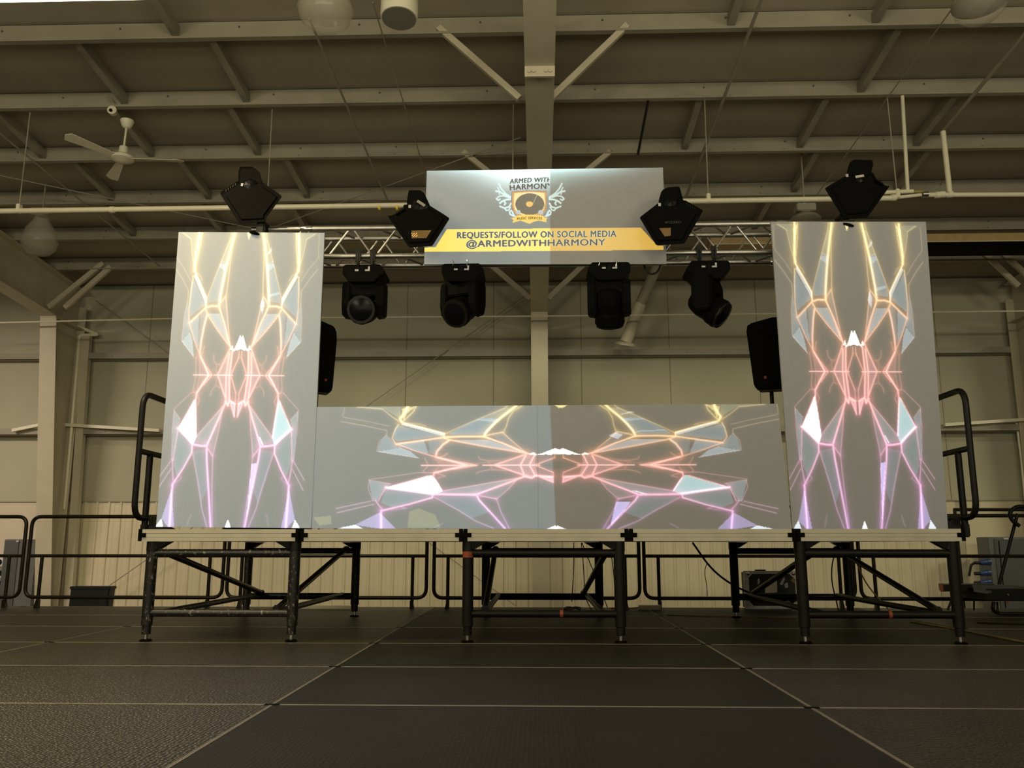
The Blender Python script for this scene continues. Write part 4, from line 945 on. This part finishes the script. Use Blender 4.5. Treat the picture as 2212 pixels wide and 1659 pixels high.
# ================================================================== SCANNER LIGHTS
def scanner(body, head, Y, depth, label, window=None, win_mat='amber', lens=None, stick=None, knob=None, vents=None, lit=None, text=None, arm=None):
    P = [aY(x, y, Y) for x, y in body]; cen = sum(P, Vector())/len(P)
    t = T('scanner_light', label, 'stage light', (cen.x, Y+depth/2, min(p.z for p in P)), 'angular scanner lights')
    dv = (cen-CP).normalized()*depth+Vector((-0.03, 0, 0.035))*(1 if cen.x < 0 else 0)+Vector((0.03, 0, 0.03))*(1 if cen.x > 0 else 0)
    back = [cen+(p-cen)*0.97 for p in P]
    bd = B().prism(P, dv, back).build('body', 'plastic', t, bevel=0.005)
    # raised front plate
    Q = [cen+(p-cen)*0.80+Vector((0, -0.012, 0)) for p in P]; Q0 = [cen+(p-cen)*0.90 for p in P]
    B().prism(Q, (0, 0.012, 0), Q0).build('front_plate', 'plastic', t)
    H = [aY(x, y, Y+0.02) for x, y in head]; hc = sum(H, Vector())/len(H)
    hb = B().prism([hc+(p-hc)*0.98 for p in H], dv*0.8, [hc+(p-hc)*0.95 for p in H]).build('mirror_housing', 'plastic', t, bevel=0.006)
    if lens:
        c_ = aY(lens[0], lens[1], Y+0.012); r = lens[2]*Y/1830*1.04
        B().lathe([(r, -0.004), (r*0.98, 0.012), (r*0.7, 0.022), (r*0.2, 0.028)], c_, (0, -1, 0), 8).build('mirror_drum', 'lens', hb)
        if len(lens) > 3:
            a = lens[3]; d = Vector((math.cos(a), 0, math.sin(a))); u = Vector((-d.z, 0, d.x)); cc = c_+Vector((0, -0.032, 0))+u*r*0.25
            B().prism([cc-d*r*0.55-u*r*0.16, cc+d*r*0.55-u*r*0.16, cc+d*r*0.55+u*r*0.16, cc-d*r*0.55+u*r*0.16], (0, 0.004, 0)).build('mirror', 'chrome', hb)
    if stick:
        c_ = aY(stick[0], stick[1], Y-0.002); B().box(c_-Vector((0.010, 0.001, 0.013)), c_+Vector((0.010, 0.014, 0.013))).build('sticker', 'label', hb, label='small white sticker')
    if window:
        W = [aY(x, y, Y-0.0135) for x, y in window]; wo = B().prism(W, (0, 0.003, 0)).build('display_window', win_mat, t, label='amber display window')
        if lit:
            mm = B()
            for i in range(5):
                for j in range(4):
                    if (i+j) % 2 == 0:
                        c_ = aY(lit[0]+i*2.6+j*0.5, lit[1]+j*2.2, Y-0.0150); mm.box(c_-Vector((0.003, 0.0004, 0.003)), c_+Vector((0.003, 0.0014, 0.003)))
            mm.build('lit_display', 'lampled', wo, label='glowing amber dots')
    if vents:
        (x0, y0), (x1, y1) = vents; mm = B()
        for k in range(5):
            a = k/4; p = aY(x0+(x1-x0)*a, y0+(y1-y0)*a, Y+0.03); mm.box(p-Vector((0.003, 0.02, 0.0)), p+Vector((0.003, 0.03, 0.022)))
        mm.build('cooling_fins', 'black', t)
    if knob:
        kx, ky = knob; a = aY(kx, ky, Y-0.05); top = cen.copy(); top.z = min(p.z for p in P)
        B().beam(Vector((a.x+0.01, Y+0.06, top.z+0.02)), Vector((a.x+0.01, Y+0.06, a.z+0.03)), 0.07, 0.06, (0, 1, 0)).build('clamp', 'black', t, bevel=0.008)
        B().lathe([(0.02, -0.012), (0.045, -0.008), (0.047, 0.008), (0.02, 0.014)], a, (0.25, -0.35, 0.9), 20).build('clamp_knob', 'plastic', t, smooth=True)
        B().tube([a, Vector((a.x+0.01, Y+0.06, a.z+0.04))], 0.008).build('clamp_bolt', 'chrome', t)
        B().lathe([(0.034, -0.03), (0.034, 0.03)], (a.x+0.01, TYF, TZT), (1, 0, 0), 16).build('clamp_collar', 'black', t)
        B().box((a.x-0.02, Y+0.04, TZT+0.0), (a.x+0.04, TYF, TZT+0.03)).build('clamp_arm', 'black', t)
    if arm:
        ax_, az = aY(arm[0], arm[1], Y).x, TZT
        B().box((ax_-0.025, Y+depth*0.9, az-0.02), (ax_+0.025, TYF-0.02, az+0.02)).build('clamp_arm', 'black', t)
        B().lathe([(0.034, -0.025), (0.034, 0.025)], (ax_, TYF, TZT), (1, 0, 0), 16).build('clamp_collar', 'black', t)
    if text:
        text_on('WIZARD', text, Y-0.0135, 'text_grey', t, 'lettering', space=1.15)
    return t
scanner([(478,423),(516,398),(571,397),(610,424),(575,471),(574,480),(517,483)], [(518,397),(519,374),(522,364),(550,364),(561,371),(569,398),(560,418),(525,418)], 6.72, 0.16,
        'angular black scanner light on top of the truss above the left screen', lens=(540, 402, 17), stick=(523, 399), knob=(551, 504), vents=((490, 416), (510, 403)))
scanner([(842,474),(853,473),(877,457),(878,449),(930,446),(972,472),(934,532),(884,535)], [(883,446),(886,424),(888,415),(916,415),(926,436),(931,448),(918,470),(893,470)], 6.44, 0.15,
        'angular black scanner light overlapping the left edge of the sign', window=[(889,498),(932,497),(921,514),(889,515)], lit=(889.5, 504), lens=(908, 446, 19, -0.6), stick=(885, 446), vents=((856, 465), (872, 455)), arm=(905, 480))
scanner([(1381,470),(1420,440),(1474,438),(1515,461),(1478,527),(1417,530)], [(1421,437),(1428,412),(1434,408),(1463,406),(1471,436),(1474,442),(1462,458),(1432,458)], 6.44, 0.15,
        'angular black scanner light overlapping the right edge of the sign', window=[(1424,493),(1449,492),(1449,509),(1436,511)], lens=(1449, 438, 17), stick=(1425, 442), vents=((1483, 446), (1500, 456)), text=[(1436,478),(1471,477),(1471,482),(1436,483)], arm=(1460, 480))
scanner([(1781,407),(1825,381),(1880,378),(1889,396),(1911,409),(1918,408),(1873,471),(1822,473)], [(1826,382),(1830,365),(1836,348),(1881,349),(1882,361),(1878,376),(1880,384),(1866,402),(1838,402)], 6.72, 0.16,
        'angular black scanner light on top of the truss above the right screen', lens=(1855, 388, 17, 0.15), stick=(1830, 379), knob=(1832, 486), vents=((1891, 391), (1906, 401)))

# ================================================================== LOUDSPEAKERS
def speaker(front, Y, depth_px, label, badge, s):
    P = [aY(x, y, Y) for x, y in front]; cen = sum(P, Vector())/len(P)
    t = T('loudspeaker', label, 'loudspeaker', (cen.x, Y+0.15, min(p.z for p in P)), 'black loudspeakers')
    back = [cen+(p-cen)*0.9 for p in P]
    cab = B().prism(P, (s*0.10, 0.34, 0), back).build('cabinet', 'plastic', t, bevel=0.015)
    G = [cen+(p-cen)*0.90+Vector((0, -0.008, 0)) for p in P]
    B().prism(G, (0, 0.010, 0), [cen+(p-cen)*0.94 for p in P]).build('grille', 'grille', t, bevel=0.004)
    b = aY(badge[0], badge[1], Y-0.010); B().box(b-Vector((0.010, 0.001, 0.012)), b+Vector((0.010, 0.002, 0.012))).build('badge', 'orange', t, label='small orange maker badge')
    # pole under it
    zb_ = min(p.z for p in P); px0 = cen.x+s*0.08
    st = T('speaker_stand', label.replace('loudspeaker', 'stand under the loudspeaker'), 'stand', (px0, Y+0.16, RT0), 'speaker stands')
    B().tube([(px0, Y+0.16, RT0+0.03), (px0, Y+0.16, zb_+0.012)], 0.018, 12).build('pole', 'black', st, smooth=True)
    for a in range(3):
        dx, dy = math.cos(PI/2+a*2*PI/3), math.sin(PI/2+a*2*PI/3)
        B().tube([(px0, Y+0.16, RT0+0.30), (px0+dx*0.30, Y+0.16+dy*0.30, RT0+0.012)], 0.011, 8).build('leg', 'black', st, smooth=True)
    return t
sp1 = speaker([(630,686),(690,690),(720,703),(727,712),(728,735),(719,835),(716,847),(706,848),(630,838)], 7.35, 0, 'black loudspeaker showing past the right edge of the left screen', (704, 821), -1)
sp2 = speaker([(1614,703),(1618,698),(1668,684),(1730,684),(1730,838),(1642,842),(1633,840),(1628,830),(1612,715)], 7.35, 0, 'black loudspeaker showing past the left edge of the right screen', (1653, 815), 1)
# horn and ports on the right speaker grille
def pad(poly, Y, name, m, parent): return B().prism([aY(x, y, Y) for x, y in poly], (0, 0.004, 0)).build(name, m, parent)
pad([(1622,710),(1655,700),(1656,715),(1640,720)], 7.340, 'horn', 'lens', sp2)
pad([(1623,738),(1628,736),(1634,738),(1632,747),(1626,750)], 7.340, 'port', 'lens', sp2)
pad([(1650,728),(1658,725),(1666,729),(1662,740),(1655,742)], 7.340, 'port', 'lens', sp2)

# ================================================================== THINGS BEHIND AND UNDER THE RISER
# black tub against the wall
Yt_ = 11.2; tub = T('storage_tub', 'large black open tub behind the left stage rail', 'tub', (aY(195, 1290, Yt_).x, Yt_, HF))
x0, x1 = aY(152, 1268, Yt_).x, aY(238, 1268, Yt_).x; z1 = aY(195, 1268, Yt_).z
B().prism([(x0-0.04, Yt_, HF), (x1-0.06, Yt_, HF), (x1, Yt_, z1), (x0, Yt_, z1)], (0, 0.16, 0)).build('body', 'tub', tub, bevel=0.02)
B().box((x0-0.006, Yt_-0.01, z1-0.03), (x1+0.006, Yt_+0.17, z1+0.008)).build('rim', 'tub', tub, bevel=0.008)
# electrical cabinets
t = T('electrical_cabinet', 'tall grey electrical cabinet on the wall left of the left column', 'cabinet', (aY(48, 1300, 14.2).x, 14.2, HF))
a, b = aY(10, 1165, 14.1), aY(84, 1165, 14.1)
B().box((a.x, 14.1, HF), (b.x, 14.31, a.z)).build('body', 'grey', t, bevel=0.01)
B().box((a.x+0.02, 14.085, HF+0.02), (a.x+(b.x-a.x)*0.44, 14.10, a.z-0.03)).build('door', 'greyd', t); B().box((a.x+(b.x-a.x)*0.48, 14.085, HF+0.02), (b.x-0.02, 14.10, a.z-0.03)).build('door', 'grey', t)
q = aY(38, 1169, 14.08); B().box(q-Vector((0.02, 0.004, 0.015)), q+Vector((0.02, 0.004, 0.015))).build('sticker', 'label', t)
t = T('electrical_cabinet', 'wide grey electrical cabinet at the right edge behind the cart', 'cabinet', (aY(2180, 1300, 14.2).x, 14.2, HF))
a, b = aY(2133, 1160, 13.5), aY(2262, 1160, 13.5)
B().box((a.x, 13.5, HF), (b.x, 13.85, a.z)).build('body', 'grey', t, bevel=0.01)
B().box((a.x+0.09, 13.485, HF+0.02), (b.x-0.02, 13.50, a.z-0.03)).build('door', 'greyd', t)
q = aY(2173, 1163.5, 13.48); B().box(q-Vector((0.035, 0.004, 0.013)), q+Vector((0.035, 0.004, 0.013))).build('sticker', 'label', t)
B().box((aY(2160, 1200, 13.48).x, 13.478, HF+0.1), (aY(2161.5, 1200, 13.48).x, 13.486, aY(2160, 1168, 13.48).z)).build('door_gap', 'plastic', t)
# blue connectors
t = T('connector_panel', 'pale wall plate with blue power connectors left of the right cabinet', 'power panel', aY(2125, 1240, 14.2))
a, b = aY(2100, 1205, 14.22), aY(2132, 1275, 14.22); B().box((a.x, 14.22, b.z), (b.x, 14.31, a.z)).build('plate', 'pipe', t)
for k, yy in enumerate((1216, 1239, 1259)):
    q = aY(2134, yy, 13.35)
    cpl = B().lathe([(0.03, 0), (0.04, 0.02), (0.04, 0.10), (0.05, 0.11), (0.05, 0.16)], q-Vector((0.12, 0, 0)), (1, 0.12, 0.08), 14).build('power_connector', 'blue', t, smooth=True)
    B().tube([q-Vector((0.2, 0, 0.0)), q-Vector((0.11, 0, 0))], 0.025, 10).build('cable_tail', 'black', cpl)
B().tube(arc([q+Vector((-0.12, 0, 0.30)), q+Vector((-0.22, 0, 0.28)), q+Vector((-0.27, 0, 0.10))], 0.1), 0.018).build('cable_tail', 'black', t)
t = T('connector_panel', 'blue power connectors cut off at the left edge of the view', 'power panel', aY(-8, 1240, 14.1))
for yy in (1216, 1240, 1262):
    q = aY(-2, yy, 14.1); B().lathe([(0.04, 0), (0.045, 0.14)], q-Vector((0.12, 0, 0)), (1, 0, 0.1), 14).build('power_connector', 'blue', t, smooth=True)
a, b = aY(-22, 1205, 14.2), aY(-2, 1275, 14.2); B().box((a.x, 14.24, b.z), (b.x, 14.31, a.z)).build('plate', 'pipe', t)
o = B().box(aY(2097, 1236, 14.30), aY(2106, 1262, 14.30)+Vector((0, 0.06, 0))).build('wall_box', 'pipe', loc=aY(2100, 1262, 14.30)); tag(o, 'small white wall box beside the blue connectors', 'box')

# road case
YC = 9.93; a, b = aY(1606, 1233, YC), aY(1728, 1316, YC); x0, x1, z1 = a.x, b.x, a.z
case = T('road_case', 'black road case with silver edges and stickers behind the right riser legs', 'road case', ((x0+x1)/2, YC+0.05, 0))
B().box((x0+0.02, YC+0.004, 0.012), (x1-0.02, YC+0.20, z1-0.02)).build('body', 'wood', case)
e = 0.035
for n_, aa, bb in (('edge_trim', (x0, YC, 0.002), (x0+e*1.6, YC+0.02, z1)), ('edge_trim', (x1-e, YC, 0.002), (x1, YC+0.02, z1)), ('edge_trim', (x0, YC-0.001, 0.002), (x1, YC+0.019, e)), ('edge_trim', (x0, YC-0.001, z1-e), (x1, YC+0.019, z1))):
    B().box(aa, bb).build(n_, 'alu', case, bevel=0.003)
for X, s in ((x0, 1), (x1, -1)):
    for zc, s2 in ((0.002, 1), (z1, -1)):
        B().prism([(X, YC-0.004, zc), (X+s*0.10, YC-0.004, zc), (X+s*0.09, YC-0.004, zc+s2*0.04), (X+s*0.04, YC-0.004, zc+s2*0.09), (X, YC-0.004, zc+s2*0.10)], (0, 0.006, 0)).build('corner_plate', 'alu', case)
        if s2 < 0: B().lathe([(0.022, 0), (0.018, 0.014), (0.004, 0.02)], (X+s*0.05, YC-0.004, zc+s2*0.03), (0, -1, 0), 16).build('ball_corner', 'chrome', case, smooth=True)
def pp(poly, m, nm='sticker', lab=None, yy=YC-0.001+0.003):
    o = B().prism([aY(x, y, yy) for x, y in poly], (0, 0.003, 0)).build(nm, m, case)
    if lab: o['label'] = lab
pp([(1653,1262),(1678,1248),(1679,1280),(1653,1281)], 'pipe', lab='pale beige sticker'); pp([(1693,1246),(1696,1250),(1690,1265),(1684,1262)], 'label', lab='white key-shaped sticker')
pp([(1694,1262),(1701,1258),(1703,1268),(1697,1271)], 'label'); pp([(1692,1300),(1706,1296),(1707,1303),(1694,1305)], 'label')
pp([(1708,1254),(1716,1243),(1726,1248),(1716,1260)], 'cord', lab='olive and black striped sticker'); pp([(1636,1252),(1640,1249),(1642,1258),(1637,1263)], 'label')
B().box(((x0+x1)/2-0.16, YC+0.05, z1-0.005), ((x0+x1)/2-0.04, YC+0.07, z1+0.012)).build('handle', 'black', case)

# power distribution box on the floor
q = aZ(1400, 1318, 0.0); t = T('power_strip', 'small beige power box with leads on the floor behind the centre riser', 'power box', q)
B().box(q+Vector((-0.10, -0.04, 0.002)), q+Vector((0.14, 0.08, 0.055))).build('housing', 'pipe', t, bevel=0.006)
B().tube(arc([q+Vector((-0.10, 0, 0.03)), q+Vector((-0.25, 0.0, 0.01)), q+Vector((-0.4, 0.1, 0.01))], 0.08), 0.006).build('lead', 'cord', t)
t = tag(B().box(aZ(690, 1316, 0)+Vector((-0.35, 0.0, 0.004)), aZ(690, 1316, 0)+Vector((0.35, 0.04, 0.04))).build('metal_strip', 'pipe', loc=aZ(690, 1316, 0)), 'pale metal strip lying on the stage behind the left riser frame', 'strip')

# cables
def cable(pts, r, m, lab, rad=0.25, name='cable', group=None):
    return rod(name, pts, r, m, lab, 'cable', group, 6, rad)
Yc = 8.9
cable([aY(1496, 1172, Yc), aY(1540, 1235, Yc), aY(1600, 1275, Yc), aY(1680, 1300, Yc)], 0.011, 'black', 'black cable sagging from the riser down to the road case')
cable([aY(1528, 1215, Yc), aY(1521, 1235, Yc), aY(1527, 1265, Yc), aY(1528, 1288, Yc)], 0.004, 'black', 'thin black lead hanging off the sagging cable', 0.05)
cable([aY(1239, 1172, Yc), aY(1240, 1220, Yc), aY(1235, 1300, Yc)], 0.005, 'black', 'thin black cable hanging under the centre riser, leftmost of three', 0.1)
cable([aY(1256, 1172, Yc), aY(1261, 1230, Yc), aY(1263, 1290, Yc), aY(1278, 1318, Yc)], 0.005, 'black', 'thin black cable hanging under the centre riser, middle one of three', 0.1)
cable([aY(1257, 1172, Yc+.05), aY(1280, 1230, Yc+.05), aY(1300, 1280, Yc+.05), aY(1312, 1312, Yc+.05)], 0.005, 'black', 'thin black cable slanting right under the centre riser', 0.1)
cable([aY(1321, 1200, Yc), aY(1326, 1240, Yc), aY(1330, 1310, Yc)], 0.005, 'black', 'thin black cable beside the right leg of the centre riser', 0.1)
q = aZ(1236, 1319, 0.01)
cable([q+Vector((0.09*math.cos(a*1.0), 0.05*math.sin(a), 0.022+0.016*math.sin(a*1.7))) for a in [k*0.5 for k in range(26)]], 0.005, 'black', 'small tangled coil of black cable on the stage under the centre riser', 0.01)
cable([aY(1812, 1172, 8.4), aY(1797, 1215, 8.4), aY(1796, 1255, 8.4), aY(1812, 1322, 8.4)], 0.006, 'black', 'black cable hanging in a bow under the right riser', 0.3)
cable([aY(1846, 1205, 8.4), aY(1870, 1262, 8.4), aY(1925, 1322, 8.4)], 0.007, 'cord', 'dark olive cable slanting down under the right riser', 0.3)
cable([aZ(1968, 1343, 0.006), aZ(2060, 1358, 0.006), aZ(2150, 1376, 0.006), aZ(2250, 1394, 0.006)], 0.007, 'cord', 'yellow extension cord lying on the stage at the right', 0.3)
cable([aZ(1440, 1329, 0.006), aZ(1520, 1331, 0.006), aZ(1620, 1333, 0.006), aZ(1722, 1334, 0.006)], 0.006, 'cord', 'dull yellow cord lying behind the riser near the road case', 0.3)
cable([aZ(2110, 1345, 0.006), aZ(2160, 1347, 0.006), aZ(2250, 1349, 0.006)], 0.009, 'black', 'black cable on the stage in front of the folding cart', 0.3)

# folding cart at the right
YK_ = 9.1
t = T('folding_cart', 'black low folding cart with a hooked handle at the right edge', 'cart', (aY(2180, 1320, YK_).x, YK_, 0), )
def ck(x, y, dy=0.0):
    p = aY(x, y, YK_+dy); p.z = max(p.z, 0.02); return p
a, b = ck(2102, 1268), ck(2320, 1300); B().prism([ck(2130, 1272), ck(2330, 1272), ck(2330, 1303), ck(2130, 1296)], (-0.05, 0.5, 0.0)).build('platform', 'black', t, bevel=0.006)
B().prism([ck(2030, 1263, .3), ck(2150, 1263, .3), ck(2150, 1277, .3), ck(2032, 1278, .3)], (0.12, 0.3, 0)).build('side_wing', 'black', t, bevel=0.004)
B().prism([ck(2030, 1263, .295), ck(2037, 1263, .295), ck(2038, 1277, .295), ck(2032, 1277, .295)], (0, 0.004, 0)).build('end_tape', 'mark', t)
B().prism([ck(2100, 1264, .05), ck(2200, 1264, .05), ck(2130, 1278, -.01), ck(2104, 1274, -.01)], (0, 0.0, -0.02)).build('top_panel', 'greyd', t)
B().tube([ck(2158, 1262, .1), ck(2198, 1110, .1)], 0.017, 12).build('handle_shaft', 'black', t, smooth=True)
B().tube(arc([ck(2250, 1098, .05), ck(2195, 1093, .05), ck(2180, 1108, .05), ck(2185, 1124, .05), ck(2202, 1136, .05)], 0.07), 0.020, 12).build('handle_hook', 'black', t, smooth=True)
B().tube(arc([ck(2066, 1278, .4), ck(2058, 1290, .4), ck(2047, 1318, .4)], 0.1), 0.013, 8).build('leg', 'black', t, smooth=True)
B().tube(arc([ck(2147, 1300, .1), ck(2143, 1318, .1), ck(2158, 1328, .0), ck(2320, 1338, -.0)], 0.08), 0.018, 10).build('leg', 'black', t, smooth=True)
B().tube([ck(2104, 1290, .3), ck(2104, 1318, .3)], 0.010, 8).build('leg', 'black', t); B().tube([ck(2154, 1300, .2), ck(2155, 1322, .2)], 0.010, 8).build('leg', 'black', t)
B().prism([ck(2174, 1299, -.02), ck(2180, 1299, -.02), ck(2179, 1306, -.02), ck(2174, 1305, -.02)], (0, 0.004, 0)).build('end_tape', 'mark', t)
q = ck(2178, 1285, -0.005); B().lathe([(0.012, 0), (0.006, 0.006)], q, (0, -1, 0), 12).build('bolt', 'chrome', t)
